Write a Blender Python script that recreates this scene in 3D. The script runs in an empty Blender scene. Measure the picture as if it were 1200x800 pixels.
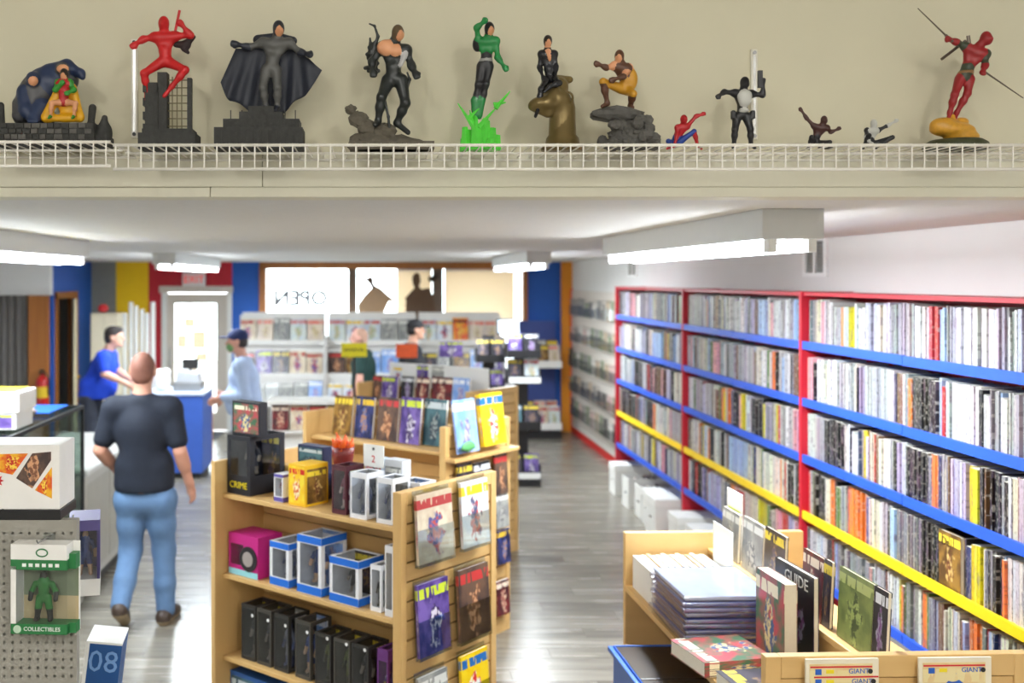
import bpy, math, random
import numpy as np
from mathutils import Vector, Matrix
random.seed(11)
S = bpy.context.scene
COL = S.collection
R = math.radians

# ---------------------------------------------------------------- camera
CAMZ, FPX = 2.25, 1240.0
cam_d = bpy.data.cameras.new('camera')
cam = bpy.data.objects.new('camera', cam_d)
COL.objects.link(cam)
cam.location = (0, 0, CAMZ)
cam.rotation_euler = (R(90), 0, 0)
cam_d.sensor_width = 36.0
cam_d.lens = FPX / 1200 * 36
cam_d.shift_x = (600 - 440) / 1200
cam_d.shift_y = -(400 - 328) / 1200
cam_d.clip_start = 0.05
cam_d.clip_end = 200
cam_d.dof.use_dof = True
cam_d.dof.focus_distance = 3.3
cam_d.dof.aperture_fstop = 2.3
S.camera = cam

# ---------------------------------------------------------------- world, exposure
S.view_settings.view_transform = 'Standard'
S.view_settings.look = 'None'
S.view_settings.exposure = 0.5
S.view_settings.gamma = 1.0
S.view_settings.use_curve_mapping = False
W = bpy.data.worlds.new('overcast_sky')
S.world = W
W.use_nodes = True
wb = W.node_tree.nodes['Background']
wb.inputs[0].default_value = (0.93, 0.97, 1.0, 1)
wb.inputs[1].default_value = 8.0
LAMP_REAR = 74.0      # watts for each ceiling light of the low room
LAMP_FRONT = 84.0     # watts for each light of the high front room

# ---------------------------------------------------------------- helpers
def PX(x, Y): return (x - 440) * Y / FPX
def PZ(y, Y): return CAMZ - (y - 328) * Y / FPX

def lin(c):
    r = []
    for v in c[:3]:
        v = v / 255.0
        r.append(v / 12.92 if v <= 0.04045 else ((v + 0.055) / 1.055) ** 2.4)
    return (r[0], r[1], r[2], 1.0)

MATS = {}
def mat(name, c=(200, 200, 200), rough=0.6, metal=0.0, var=0.08, scale=12.0, bump=0.0, emit=0.0, trans=0.0, coat=0.0):
    """plain procedural material: colour with a soft noise variation"""
    if name in MATS: return MATS[name]
    m = bpy.data.materials.new(name); m.use_nodes = True
    nt = m.node_tree; b = nt.nodes['Principled BSDF']
    b.inputs['Roughness'].default_value = rough
    b.inputs['Metallic'].default_value = metal
    if coat: b.inputs['Coat Weight'].default_value = coat
    tc = nt.nodes.new('ShaderNodeTexCoord')
    nz = nt.nodes.new('ShaderNodeTexNoise'); nz.inputs['Scale'].default_value = scale; nz.inputs['Detail'].default_value = 3
    nt.links.new(tc.outputs['Object'], nz.inputs['Vector'])
    mx = nt.nodes.new('ShaderNodeMix'); mx.data_type = 'RGBA'
    col = lin(c)
    mx.inputs[6].default_value = tuple(max(0, v * (1 - var)) for v in col[:3]) + (1,)
    mx.inputs[7].default_value = tuple(min(1, v * (1 + var)) for v in col[:3]) + (1,)
    nt.links.new(nz.outputs['Fac'], mx.inputs[0])
    nt.links.new(mx.outputs[2], b.inputs['Base Color'])
    if bump:
        bp = nt.nodes.new('ShaderNodeBump'); bp.inputs['Strength'].default_value = bump; bp.inputs['Distance'].default_value = 0.01
        nt.links.new(nz.outputs['Fac'], bp.inputs['Height']); nt.links.new(bp.outputs[0], b.inputs['Normal'])
    if emit:
        b.inputs['Emission Color'].default_value = col; b.inputs['Emission Strength'].default_value = emit
    if trans: b.inputs['Transmission Weight'].default_value = trans
    MATS[name] = m
    return m

def clear_mat(name, tint=(235, 240, 240), gloss=0.12, rough=0.05):
    """thin clear sheet: mostly see-through with a glossy sheen"""
    if name in MATS: return MATS[name]
    m = bpy.data.materials.new(name); m.use_nodes = True
    nt = m.node_tree; nt.nodes.remove(nt.nodes['Principled BSDF'])
    out = nt.nodes['Material Output']
    t = nt.nodes.new('ShaderNodeBsdfTransparent'); t.inputs[0].default_value = lin(tint)
    g = nt.nodes.new('ShaderNodeBsdfGlossy'); g.inputs['Roughness'].default_value = rough
    nz = nt.nodes.new('ShaderNodeTexNoise'); nz.inputs['Scale'].default_value = 9
    mr = nt.nodes.new('ShaderNodeMapRange'); mr.inputs[3].default_value = gloss * .6; mr.inputs[4].default_value = gloss * 1.4
    mx = nt.nodes.new('ShaderNodeMixShader')
    nt.links.new(nz.outputs['Fac'], mr.inputs[0]); nt.links.new(mr.outputs[0], mx.inputs[0])
    nt.links.new(t.outputs[0], mx.inputs[1]); nt.links.new(g.outputs[0], mx.inputs[2])
    nt.links.new(mx.outputs[0], out.inputs[0])
    MATS[name] = m
    return m

def N(nt, kind, **kw):
    n = nt.nodes.new(kind)
    for k, v in kw.items(): setattr(n, k, v)
    return n
def math_node(nt, op, a, b=None, clamp=False):
    n = nt.nodes.new('ShaderNodeMath'); n.operation = op; n.use_clamp = clamp
    for i, v in enumerate((a, b)):
        if v is None: continue
        if isinstance(v, (int, float)): n.inputs[i].default_value = v
        else: nt.links.new(v, n.inputs[i])
    return n.outputs[0]
def mix_col(nt, f, a, b):
    n = nt.nodes.new('ShaderNodeMix'); n.data_type = 'RGBA'
    for i, v in ((0, f), (6, a), (7, b)):
        if isinstance(v, (tuple, float, int)): n.inputs[i].default_value = v
        else: nt.links.new(v, n.inputs[i])
    return n.outputs[2]

def wood_mat(name, c, c2, scale=3.0, axis=0, rough=0.45):
    if name in MATS: return MATS[name]
    m = bpy.data.materials.new(name); m.use_nodes = True
    nt = m.node_tree; b = nt.nodes['Principled BSDF']; b.inputs['Roughness'].default_value = rough
    tc = N(nt, 'ShaderNodeTexCoord'); oi = N(nt, 'ShaderNodeObjectInfo')
    mp = N(nt, 'ShaderNodeMapping')
    sc = [scale * 8] * 3; sc[axis] = scale * .6
    mp.inputs['Scale'].default_value = sc
    nt.links.new(tc.outputs['Object'], mp.inputs[0])
    off = math_node(nt, 'MULTIPLY', oi.outputs['Random'], 40.0)
    nz = N(nt, 'ShaderNodeTexNoise'); nz.noise_dimensions = '4D'; nz.inputs['Scale'].default_value = 1; nz.inputs['Detail'].default_value = 4
    nt.links.new(mp.outputs[0], nz.inputs['Vector']); nt.links.new(off, nz.inputs['W'])
    f = math_node(nt, 'MULTIPLY_ADD', nz.outputs['Fac'], 1.6); 
    f.node.inputs[2].default_value = -.3; f.node.use_clamp = True
    cc = mix_col(nt, f, lin(c), lin(c2))
    nt.links.new(cc, b.inputs['Base Color'])
    MATS[name] = m
    return m

def cover_mat(name, pal, rough=0.3):
    """printed cover: mottled ground, an abstract central shape and a broken title band, varied per object"""
    if name in MATS: return MATS[name]
    m = bpy.data.materials.new(name); m.use_nodes = True
    nt = m.node_tree; b = nt.nodes['Principled BSDF']; b.inputs['Roughness'].default_value = rough
    uv = N(nt, 'ShaderNodeTexCoord'); oi = N(nt, 'ShaderNodeObjectInfo')
    off = math_node(nt, 'MULTIPLY', oi.outputs['Random'], 60.0)
    sep = N(nt, 'ShaderNodeSeparateXYZ'); nt.links.new(uv.outputs['UV'], sep.inputs[0])
    u, v = sep.outputs[0], sep.outputs[1]
    def noise(scale, det=3, vec=None):
        n = N(nt, 'ShaderNodeTexNoise'); n.noise_dimensions = '4D'
        n.inputs['Scale'].default_value = scale; n.inputs['Detail'].default_value = det
        nt.links.new(vec if vec else uv.outputs['UV'], n.inputs['Vector']); nt.links.new(off, n.inputs['W'])
        return n.outputs['Fac']
    n1 = noise(3.0, 4); n2 = noise(6.5, 4); n3 = noise(11, 2)
    def step(x, lo, hi):
        r = N(nt, 'ShaderNodeMapRange'); r.inputs[1].default_value = lo; r.inputs[2].default_value = hi
        nt.links.new(x, r.inputs[0]); return r.outputs[0]
    bg = mix_col(nt, step(n1, .42, .58), lin(pal[0]), lin(pal[1]))
    du = math_node(nt, 'MULTIPLY', math_node(nt, 'SUBTRACT', u, .5), 1.5)
    dv = math_node(nt, 'SUBTRACT', v, .40)
    d = math_node(nt, 'SQRT', math_node(nt, 'ADD', math_node(nt, 'MULTIPLY', du, du), math_node(nt, 'MULTIPLY', dv, dv)))
    d = math_node(nt, 'ADD', d, math_node(nt, 'MULTIPLY', math_node(nt, 'SUBTRACT', n2, .5), 1.1))
    fig = mix_col(nt, step(n3, .44, .54), lin(pal[2]), lin(pal[3]))
    c1 = mix_col(nt, step(d, .30, .24), bg, fig)
    mp = N(nt, 'ShaderNodeMapping'); mp.inputs['Scale'].default_value = (9, 2.2, 1)
    nt.links.new(uv.outputs['UV'], mp.inputs[0])
    tn = noise(1.0, 1, mp.outputs[0])
    band = math_node(nt, 'MULTIPLY', math_node(nt, 'GREATER_THAN', v, .79), math_node(nt, 'LESS_THAN', v, .93))
    band = math_node(nt, 'MULTIPLY', band, math_node(nt, 'GREATER_THAN', tn, .43))
    c2 = mix_col(nt, band, c1, lin(pal[4]))
    nt.links.new(c2, b.inputs['Base Color'])
    MATS[name] = m
    return m

class MB:
    """collects shapes into one mesh"""
    def __init__(s): s.v = []; s.f = []; s.m = []; s.uv = []
    def add(s, vs, fs, m=0, uvs=None):
        o = len(s.v); s.v += [tuple(p) for p in vs]
        for i, f in enumerate(fs):
            s.f.append(tuple(k + o for k in f)); s.m.append(m if isinstance(m, int) else m[i])
            s.uv.append(uvs[i] if uvs else None)
        return s
    def bx(s, x0, x1, y0, y1, z0, z1, m=0, M=None):
        vs = [(x0,y0,z0),(x1,y0,z0),(x1,y1,z0),(x0,y1,z0),(x0,y0,z1),(x1,y0,z1),(x1,y1,z1),(x0,y1,z1)]
        if M is not None: vs = [tuple(M @ Vector(p)) for p in vs]
        q = ((0,0),(1,0),(1,1),(0,1))
        fs = [(0,1,5,4),(1,2,6,5),(2,3,7,6),(3,0,4,7),(4,5,6,7),(3,2,1,0)]   # -y +x +y -x +z -z
        return s.add(vs, fs, m, [q] * 6)
    def box(s, c, d, m=0, M=None):
        return s.bx(c[0]-d[0]/2, c[0]+d[0]/2, c[1]-d[1]/2, c[1]+d[1]/2, c[2]-d[2]/2, c[2]+d[2]/2, m, M)
    def cyl(s, p0, p1, r0, r1=None, n=12, m=0):
        r1 = r0 if r1 is None else r1
        p0, p1 = Vector(p0), Vector(p1); a = (p1 - p0).normalized()
        t = Vector((0,0,1)) if abs(a.z) < .9 else Vector((1,0,0))
        x = a.cross(t).normalized(); y = a.cross(x)
        vs = []
        for p, r in ((p0, r0), (p1, r1)):
            for i in range(n):
                th = 2*math.pi*i/n
                vs.append(p + x*(r*math.cos(th)) + y*(r*math.sin(th)))
        fs = [(i, i+n, (i+1) % n + n, (i+1) % n) for i in range(n)]
        fs += [tuple(range(n)), tuple(range(2*n-1, n-1, -1))]
        return s.add(vs, fs, m)
    def tube(s, pts, r, n=6, m=0):
        rs = r if isinstance(r, (list, tuple)) else [r]*len(pts)
        for i in range(len(pts)-1): s.cyl(pts[i], pts[i+1], rs[i], rs[i+1], n, m)
        return s
    def lathe(s, prof, c=(0,0,0), n=20, m=0):
        vs = []; k = len(prof)
        for r, z in prof:
            for i in range(n):
                th = 2*math.pi*i/n; vs.append((c[0]+r*math.cos(th), c[1]+r*math.sin(th), c[2]+z))
        fs = []
        for j in range(k-1):
            for i in range(n): fs.append((j*n+i, j*n+(i+1)%n, (j+1)*n+(i+1)%n, (j+1)*n+i))
        fs += [tuple(range(n-1,-1,-1)), tuple(range((k-1)*n, k*n))]
        return s.add(vs, fs, m)
    def prism(s, poly, y0, y1, m=0, M=None):
        """polygon in x,z extruded along y"""
        n = len(poly)
        vs = [(p[0], y0, p[1]) for p in poly] + [(p[0], y1, p[1]) for p in poly]
        if M is not None: vs = [tuple(M @ Vector(p)) for p in vs]
        fs = [tuple(range(n)), tuple(range(2*n-1, n-1, -1))] + [(i, i+n, (i+1) % n + n, (i+1) % n) for i in range(n)]
        ax_, az_ = [p[0] for p in poly], [p[1] for p in poly]
        w_, h_ = max(ax_)-min(ax_)+1e-9, max(az_)-min(az_)+1e-9
        uu = [((p[0]-min(ax_))/w_, (p[1]-min(az_))/h_*.75) for p in poly]
        return s.add(vs, fs, m, [uu, uu[::-1]]+[[(.5, .5)]*4]*n)
    def rock(s, c, d, m=0, seed=0, n=9, k=6):
        rd = random.Random(seed); vs = []; fs = []
        for j in range(k+1):
            ph = math.pi*j/k
            for i in range(n):
                th = 2*math.pi*i/n; q = .82 + .3*rd.random()
                vs.append((c[0]+d[0]*q*math.sin(ph)*math.cos(th), c[1]+d[1]*q*math.sin(ph)*math.sin(th), c[2]+d[2]*q*math.cos(ph)))
        for j in range(k):
            for i in range(n): fs.append((j*n+i, (j+1)*n+i, (j+1)*n+(i+1)%n, j*n+(i+1)%n))
        return s.add(vs, fs, m)
    def build(s, name, mats, parent=None, loc=(0,0,0), rz=0.0, rot=None, bevel=0.0, smooth=False):
        me = bpy.data.meshes.new(name)
        me.from_pydata(s.v, [], s.f)
        if not isinstance(mats, (list, tuple)): mats = [mats]
        for k in mats: me.materials.append(k)
        me.polygons.foreach_set('material_index', s.m)
        ul = me.uv_layers.new(name='UVMap')
        for p in me.polygons:
            q = s.uv[p.index]
            for j, li in enumerate(p.loop_indices):
                ul.data[li].uv = q[j] if q else (.5, .5)
            p.use_smooth = smooth
        me.update()
        o = bpy.data.objects.new(name, me); COL.objects.link(o)
        if parent: o.parent = parent
        o.location = loc
        o.rotation_euler = rot if rot else (0, 0, rz)
        if bevel:
            b = o.modifiers.new('bevel', 'BEVEL'); b.width = bevel; b.segments = 2; b.limit_method = 'ANGLE'
        return o

def tag(o, label, cat, group=None):
    o['label'] = label; o['category'] = cat
    if group: o['group'] = group
    return o
def empty(name, label=None, cat=None, loc=(0,0,0), rz=0.0, group=None):
    o = bpy.data.objects.new(name, None); COL.objects.link(o)
    o.location = loc; o.rotation_euler = (0, 0, rz); o.empty_display_size = .1
    if label: tag(o, label, cat, group)
    return o
def struct(o, label=None):
    o['kind'] = 'structure'
    if label: o['label'] = label
    return o
def copy_tree(o, parent=None):
    c = o.copy(); COL.objects.link(c); c.parent = parent
    for ch in [q for q in bpy.data.objects if q.parent == o]: copy_tree(ch, c)
    return c
def text(txt, size, m, parent=None, loc=(0,0,0), rot=(R(90),0,0), name='lettering', depth=0.0008, mirror=False, bold=0.0):
    cu = bpy.data.curves.new('t', 'FONT'); cu.body = txt; cu.size = size; cu.extrude = depth
    cu.align_x = 'CENTER'; cu.align_y = 'CENTER'; cu.resolution_u = 2; cu.offset = bold
    t = bpy.data.objects.new('t', cu); COL.objects.link(t)
    dg = bpy.context.evaluated_depsgraph_get()
    me = bpy.data.meshes.new_from_object(t.evaluated_get(dg))
    bpy.data.objects.remove(t); bpy.data.curves.remove(cu)
    me.materials.clear(); me.materials.append(m)
    if mirror: me.transform(Matrix.Scale(-1, 4, (1,0,0))); me.flip_normals()
    o = bpy.data.objects.new(name, me); COL.objects.link(o); o.parent = parent; o.location = loc; o.rotation_euler = rot
    return o

# ---- signed distance shapes -> one continuous skin (surface nets)
def cap(p0, p1, r0, r1=None, m=0): return ('c', np.array(p0, float), np.array(p1, float), r0, r0 if r1 is None else r1, m)
def ell(c, r, m=0, rot=(0,0,0)):
    from mathutils import Euler
    return ('e', np.array(c, float), np.array(r, float), np.array(Euler(rot).to_matrix()), m)
def rbox(c, h, rd, m=0, rot=(0,0,0)):
    from mathutils import Euler
    return ('b', np.array(c, float), np.array(h, float), np.array(Euler(rot).to_matrix()), rd, m)
def chain(pts, rs, m=0):
    ms = m if isinstance(m, (list, tuple)) else [m]*(len(pts)-1)
    return [cap(pts[i], pts[i+1], rs[i], rs[i+1], ms[i]) for i in range(len(pts)-1)]
def pbb(p):
    if p[0] == 'c':
        r = max(p[3], p[4]); return np.minimum(p[1], p[2])-r, np.maximum(p[1], p[2])+r
    if p[0] == 'e': r = p[2].max(); return p[1]-r, p[1]+r
    r = np.linalg.norm(p[2]); return p[1]-r, p[1]+r
def pd(p, X, Y, Z):
    if p[0] == 'c':
        a, b = p[1], p[2]; ba = b-a; L = float(ba@ba)+1e-12
        x, y, z = X-a[0], Y-a[1], Z-a[2]
        h = np.clip((x*ba[0]+y*ba[1]+z*ba[2])/L, 0, 1)
        return np.sqrt((x-ba[0]*h)**2+(y-ba[1]*h)**2+(z-ba[2]*h)**2) - (p[3]+(p[4]-p[3])*h)
    c, r, M = p[1], p[2], p[3]
    x, y, z = X-c[0], Y-c[1], Z-c[2]
    lx = x*M[0,0]+y*M[1,0]+z*M[2,0]; ly = x*M[0,1]+y*M[1,1]+z*M[2,1]; lz = x*M[0,2]+y*M[1,2]+z*M[2,2]
    if p[0] == 'e':
        k0 = np.sqrt((lx/r[0])**2+(ly/r[1])**2+(lz/r[2])**2)
        k1 = np.sqrt((lx/r[0]**2)**2+(ly/r[1]**2)**2+(lz/r[2]**2)**2)+1e-9
        return k0*(k0-1)/k1
    rd = p[4]
    qx, qy, qz = np.abs(lx)-r[0]+rd, np.abs(ly)-r[1]+rd, np.abs(lz)-r[2]+rd
    return np.sqrt(np.maximum(qx,0)**2+np.maximum(qy,0)**2+np.maximum(qz,0)**2)+np.minimum(np.maximum(qx,np.maximum(qy,qz)),0)-rd
def skin(name, prims, vox, k, mats, parent=None, scale=1.0, loc=(0,0,0), rz=0.0, floor_z=None):
    bbs = [pbb(p) for p in prims]
    lo = np.min([b[0] for b in bbs], 0)-3*vox-k*.3; hi = np.max([b[1] for b in bbs], 0)+3*vox+k*.3
    n = np.ceil((hi-lo)/vox).astype(int)+1
    F = np.full(n, 1e3, np.float32)
    ax = [lo[i]+vox*np.arange(n[i]) for i in range(3)]
    for p, (bl, bh) in zip(prims, bbs):
        i0 = np.maximum(np.floor((bl-k-2*vox-lo)/vox).astype(int), 0); i1 = np.minimum(np.ceil((bh+k+2*vox-lo)/vox).astype(int)+1, n)
        sl = tuple(slice(i0[i], i1[i]) for i in range(3))
        d = pd(p, ax[0][sl[0]][:,None,None], ax[1][sl[1]][None,:,None], ax[2][sl[2]][None,None,:])
        sub = F[sl]; h = np.maximum(k-np.abs(sub-d), 0)
        F[sl] = np.minimum(sub, d)-h*h*.25/k
    if floor_z is not None: F = np.maximum(F, (floor_z-ax[2])[None,None,:])
    ins = F < 0
    c8 = np.zeros(n-1, np.int8)
    for dx in (0,1):
        for dy in (0,1):
            for dz in (0,1): c8 += ins[dx:n[0]-1+dx, dy:n[1]-1+dy, dz:n[2]-1+dz]
    act = np.argwhere((c8 > 0) & (c8 < 8))
    idx = np.full(n-1, -1, np.int64); idx[tuple(act.T)] = np.arange(len(act))
    acc = np.zeros((len(act), 3)); cnt = np.zeros(len(act))
    cor = [(a,b,c) for a in (0,1) for b in (0,1) for c in (0,1)]
    for a in cor:
        for ax_i in range(3):
            if a[ax_i]: continue
            b = list(a); b[ax_i] = 1
            fa = F[act[:,0]+a[0], act[:,1]+a[1], act[:,2]+a[2]]; fb = F[act[:,0]+b[0], act[:,1]+b[1], act[:,2]+b[2]]
            s = (fa < 0) != (fb < 0)
            t = np.where(s, fa/np.where(s, fa-fb, 1), 0)
            pt = np.tile(np.array(a, float), (len(act),1)); pt[:,ax_i] += t
            acc[s] += pt[s]; cnt[s] += 1
    V = lo+vox*(act+acc/cnt[:,None])
    Fc = []
    for a in range(3):
        b, c = (a+1) % 3, (a+2) % 3
        s0 = [slice(None)]*3; s1 = [slice(None)]*3
        s0[a] = slice(0, n[a]-1); s1[a] = slice(1, n[a])
        A, B = ins[tuple(s0)], ins[tuple(s1)]
        e = np.argwhere(A != B)
        e = e[(e[:,b] > 0) & (e[:,c] > 0) & (e[:,b] < n[b]-1) & (e[:,c] < n[c]-1)]
        def cell(db, dc):
            q = e.copy(); q[:,b] -= db; q[:,c] -= dc
            return idx[tuple(q.T)]
        q = np.stack([cell(1,1), cell(0,1), cell(0,0), cell(1,0)], 1)
        fl = ~A[tuple(e.T)]
        q[fl] = q[fl][:, ::-1]
        Fc.append(q)
    Fc = np.concatenate(Fc); Fc = Fc[(Fc >= 0).all(1)]
    cen = V[Fc].mean(1)
    best = np.full(len(cen), 1e9); mi = np.zeros(len(cen), int)
    for p in prims:
        d = pd(p, cen[:,0], cen[:,1], cen[:,2]); w = d < best
        best[w] = d[w]; mi[w] = p[-1]
    me = bpy.data.meshes.new(name)
    me.from_pydata((V*scale).tolist(), [], Fc.tolist())
    if not isinstance(mats, (list, tuple)): mats = [mats]
    for q in mats: me.materials.append(q)
    me.polygons.foreach_set('material_index', mi.tolist())
    me.polygons.foreach_set('use_smooth', [True]*len(Fc))
    me.update()
    o = bpy.data.objects.new(name, me); COL.objects.link(o); o.parent = parent; o.location = loc; o.rotation_euler = (0,0,rz)
    return o

# ================================================================ THE SETTING
XR, XL, YF, ZC, YH = 2.92, -5.2, 15.8, 2.52, 3.45     # right wall, left wall, far wall, low ceiling, header plane
M_white = mat('white_paint', (232, 231, 228), .7, var=.03, scale=3)
M_ceil = mat('ceiling_paint', (222, 221, 217), .9, var=.05, scale=30, bump=.25)
M_beige = mat('beige_wall_paint', (214, 208, 182), .8, var=.04, scale=5, bump=.05)
M_trim = mat('cream_trim_paint', (222, 218, 198), .6, var=.04, scale=8)
M_blue = mat('blue_wall_paint', (28, 92, 186), .6, var=.06)
M_grey = mat('grey_wall_paint', (140, 140, 132), .7, var=.08)
M_yellow = mat('yellow_wall_paint', (254, 206, 6), .6, var=.05)
M_red = mat('red_wall_paint', (196, 30, 48), .6, var=.05)
M_orange = mat('orange_column_paint', (228, 146, 26), .5, var=.06)
M_brownwood = wood_mat('brown_window_timber', (176, 112, 48), (150, 88, 36), 2, 2)
M_dkwood = wood_mat('dark_mullion_timber', (104, 84, 66), (84, 64, 48), 2, 2)
M_door = mat('door_paint', (206, 196, 184), .5, var=.04)
M_glass = clear_mat('window_glass', (240, 245, 245), .06, .02)
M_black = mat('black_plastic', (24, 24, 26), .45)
M_steel = mat('grey_steel', (150, 150, 150), .35, .7)

def floor_mat(name, plank):
    m = bpy.data.materials.new(name); m.use_nodes = True
    nt = m.node_tree; b = nt.nodes['Principled BSDF']
    b.inputs['Roughness'].default_value = .3
    tc = N(nt, 'ShaderNodeTexCoord'); oi = N(nt, 'ShaderNodeObjectInfo')
    mp = N(nt, 'ShaderNodeMapping'); mp.inputs['Scale'].default_value = (1.5, 16, 1)
    nt.links.new(tc.outputs['Object'], mp.inputs[0])
    off = math_node(nt, 'MULTIPLY', oi.outputs['Random'], 50.0)
    nz = N(nt, 'ShaderNodeTexNoise'); nz.noise_dimensions = '4D'; nz.inputs['Scale'].default_value = 1.0; nz.inputs['Detail'].default_value = 5
    nt.links.new(mp.outputs[0], nz.inputs['Vector']); nt.links.new(off, nz.inputs['W'])
    f = nz.outputs['Fac']
    if plank:
        f = math_node(nt, 'ADD', f, math_node(nt, 'MULTIPLY', math_node(nt, 'SUBTRACT', oi.outputs['Random'], .5), .35))
    cr = N(nt, 'ShaderNodeValToRGB'); e = cr.color_ramp.elements
    e[0].position = .25; e[0].color = lin((104, 99, 89)); e[1].position = .75; e[1].color = lin((148, 142, 130))
    nt.links.new(f, cr.inputs[0]); nt.links.new(cr.outputs[0], b.inputs['Base Color'])
    r = N(nt, 'ShaderNodeMapRange'); r.inputs[3].default_value = .17; r.inputs[4].default_value = .34
    nt.links.new(nz.outputs['Fac'], r.inputs[0]); nt.links.new(r.outputs[0], b.inputs['Roughness'])
    return m
M_floor = floor_mat('vinyl_floor', False)
M_plank = floor_mat('vinyl_plank', True)
fl = struct(MB().bx(XL-.1, XR+.1, -3.6, YF+.1, -.1, 0).build('floor', M_floor), 'grey wood-look vinyl plank floor')
# planks one by one where the photograph shows them apart (run across the shop)
PW, PL = .18, 1.22
pm = None
for r_ in range(28):
    y = 3.95 + r_ * PW
    off = (r_ * .47) % PL
    x = -2.6 - off
    while x < 2.9:
        x1 = min(x + PL, 2.9); x0 = max(x, -2.6)
        if x1 - x0 > .05:
            if abs(x1 - x0 - PL) < 1e-6 and pm is not None:
                o = pm.copy(); COL.objects.link(o); o.location = (x0, y, 0)
            else:
                o = MB().bx(.0015, x1-x0-.0015, .0015, PW-.0015, 0, .003).build('plank', M_plank, fl, (x0, y, 0))
                if abs(x1 - x0 - PL) < 1e-6: pm = o
        x += PL

# ceilings
struct(MB().bx(XL-.1, XR+.1, YH+.02, YF+.1, ZC, ZC+.12).build('ceiling', M_ceil), 'low white textured shop ceiling')
struct(MB().bx(XL-.1, XR+.1, -3.6, YH+.1, 4.3, 4.4).build('ceiling_front', M_ceil), 'high ceiling of the front room')
# header wall above the low ceiling, where the statuettes stand
struct(MB().bx(XL, XR, YH, YH+.12, 2.66, 4.3).build('wall_header', M_beige), 'beige wall above the low ceiling')
xs = PX(308, YH)
struct(MB().bx(XL, xs-.001, YH-.012, YH+.12, 2.5525, 2.66).build('trim_1', M_trim, bevel=.002), 'cream header board')
struct(MB().bx(xs+.001, XR, YH-.010, YH+.12, 2.5525, 2.66).build('trim_2', M_trim, bevel=.002), 'cream header board')
struct(MB().bx(XL, PX(247, YH), YH-.014, YH+.12, 2.519, 2.551).build('trim_3', M_trim, bevel=.003), 'cream edge strip below the header')
struct(MB().bx(PX(247, YH)+.002, XR, YH-.016, YH+.12, 2.519, 2.5515).build('trim_4', M_trim, bevel=.003), 'cream edge strip below the header')
# side and rear walls
struct(MB().bx(XR, XR+.1, -3.6, YF+.1, 0, 4.3).build('wall_right', M_white), 'white side wall')
struct(MB().bx(XL-.1, XL, -3.6, YF, 0, 4.3).build('wall_left', M_white), 'white side wall')
struct(MB().bx(XL-.1, XR+.1, -3.6, -3.5, 0, 4.3).build('wall_rear', M_white), 'white wall behind the viewer')
# left recess: blue return wall with a door, soffit, timber post and grey curtain
XB = PX(107, YF)
dY0, dY1 = 14.05, 14.95
wl = struct(MB().bx(XB-.1, XB, 13.921, dY0, 0, ZC).bx(XB-.1, XB, dY1, YF, 0, ZC).bx(XB-.1, XB, dY0, dY1, 2.05, ZC).build('wall_return', M_blue), 'blue painted return wall')
struct(MB().bx(XL, XB-.0, 13.8, 13.92, 2.05, ZC).build('wall_soffit', M_white), 'white soffit over the curtained recess')
d2 = struct(empty('door_2'), 'cream door in a timber frame on the blue wall'); d2.location = (XB, dY0, 0)
MB().bx(-.1, .03, -.06, .02, 0, 2.05).bx(-.1, .03, dY1-dY0-.02, dY1-dY0+.06, 0, 2.05).bx(-.1, .03, -.06, dY1-dY0+.06, 2.0, 2.09).build('door_frame', M_brownwood, d2)
dl = MB().bx(-.02, .02, -.86, 0, .01, 1.99).build('door_leaf', mat('cream_door', (220, 208, 172), .5), d2, (-.03, .9, 0), rz=R(18))
MB().lathe([(.0, -.03), (.03, -.02), (.032, .0), (.02, .02), (.012, .04)], n=12).build('door_knob', mat('brass', (180, 140, 60), .3, .9), dl, (.03, -.78, .95), rot=(0, R(90), 0), smooth=True)
struct(MB().bx(XB-.26, XB-.005, 13.72, 13.80, 0, 2.05).build('trim_5', M_brownwood), 'brown timber post beside the grey curtain')
cb = MB()
pts = [(XL + .02*i, 13.76 + .02*math.sin(i*1.3) + .008*math.sin(i*3.1)) for i in range(int((XB-.27-XL)/.02))]
for (a, b), (c, d) in zip(pts, pts[1:]): cb.add([(a, b, .02), (c, d, .02), (c, d, 2.05), (a, b, 2.05), (a, b+.01, .02), (c, d+.01, .02), (c, d+.01, 2.05), (a, b+.01, 2.05)], [(0,1,2,3), (7,6,5,4)])
tag(cb.build('curtain', mat('grey_curtain_fabric', (112, 108, 104), .9, var=.15), smooth=True), 'grey pleated curtain beside the brown timber post', 'curtain')

# far wall: painted panels around a door and a long window
yw0, yw1 = YF, YF + .15
def wx(x): return PX(x, YF)
dz = 2.03
zs, zt = .85, 2.44
fw = struct(MB().bx(XL-.1, wx(136), yw0, yw1, 0, ZC).build('wall_far', M_grey), 'far wall with coloured panels')
def panel(name, m, *r):
    q = MB()
    for b in r: q.bx(b[0], b[1], yw0, yw1, b[2], b[3])
    o = q.build(name, m, fw); return o
panel('yellow_panel', M_yellow, (wx(136), wx(174), 0, ZC))
panel('red_panel', M_red, (wx(174), wx(190), 0, ZC), (wx(190), wx(272), 2.14, ZC))
panel('blue_panel', M_blue, (wx(272), wx(304), 0, ZC))
panel('blue_panel', M_blue, (wx(618), wx(660), 0, ZC))
panel('sill_wall', M_white, (wx(304), wx(618), 0, zs))
panel('lintel', M_brownwood, (wx(304), wx(618), zt+.005, ZC))
struct(MB().bx(wx(657), XR, YF-.1, YF+.1, 0, ZC).build('trim_6', M_orange, bevel=.005), 'orange painted column in the corner')
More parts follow.
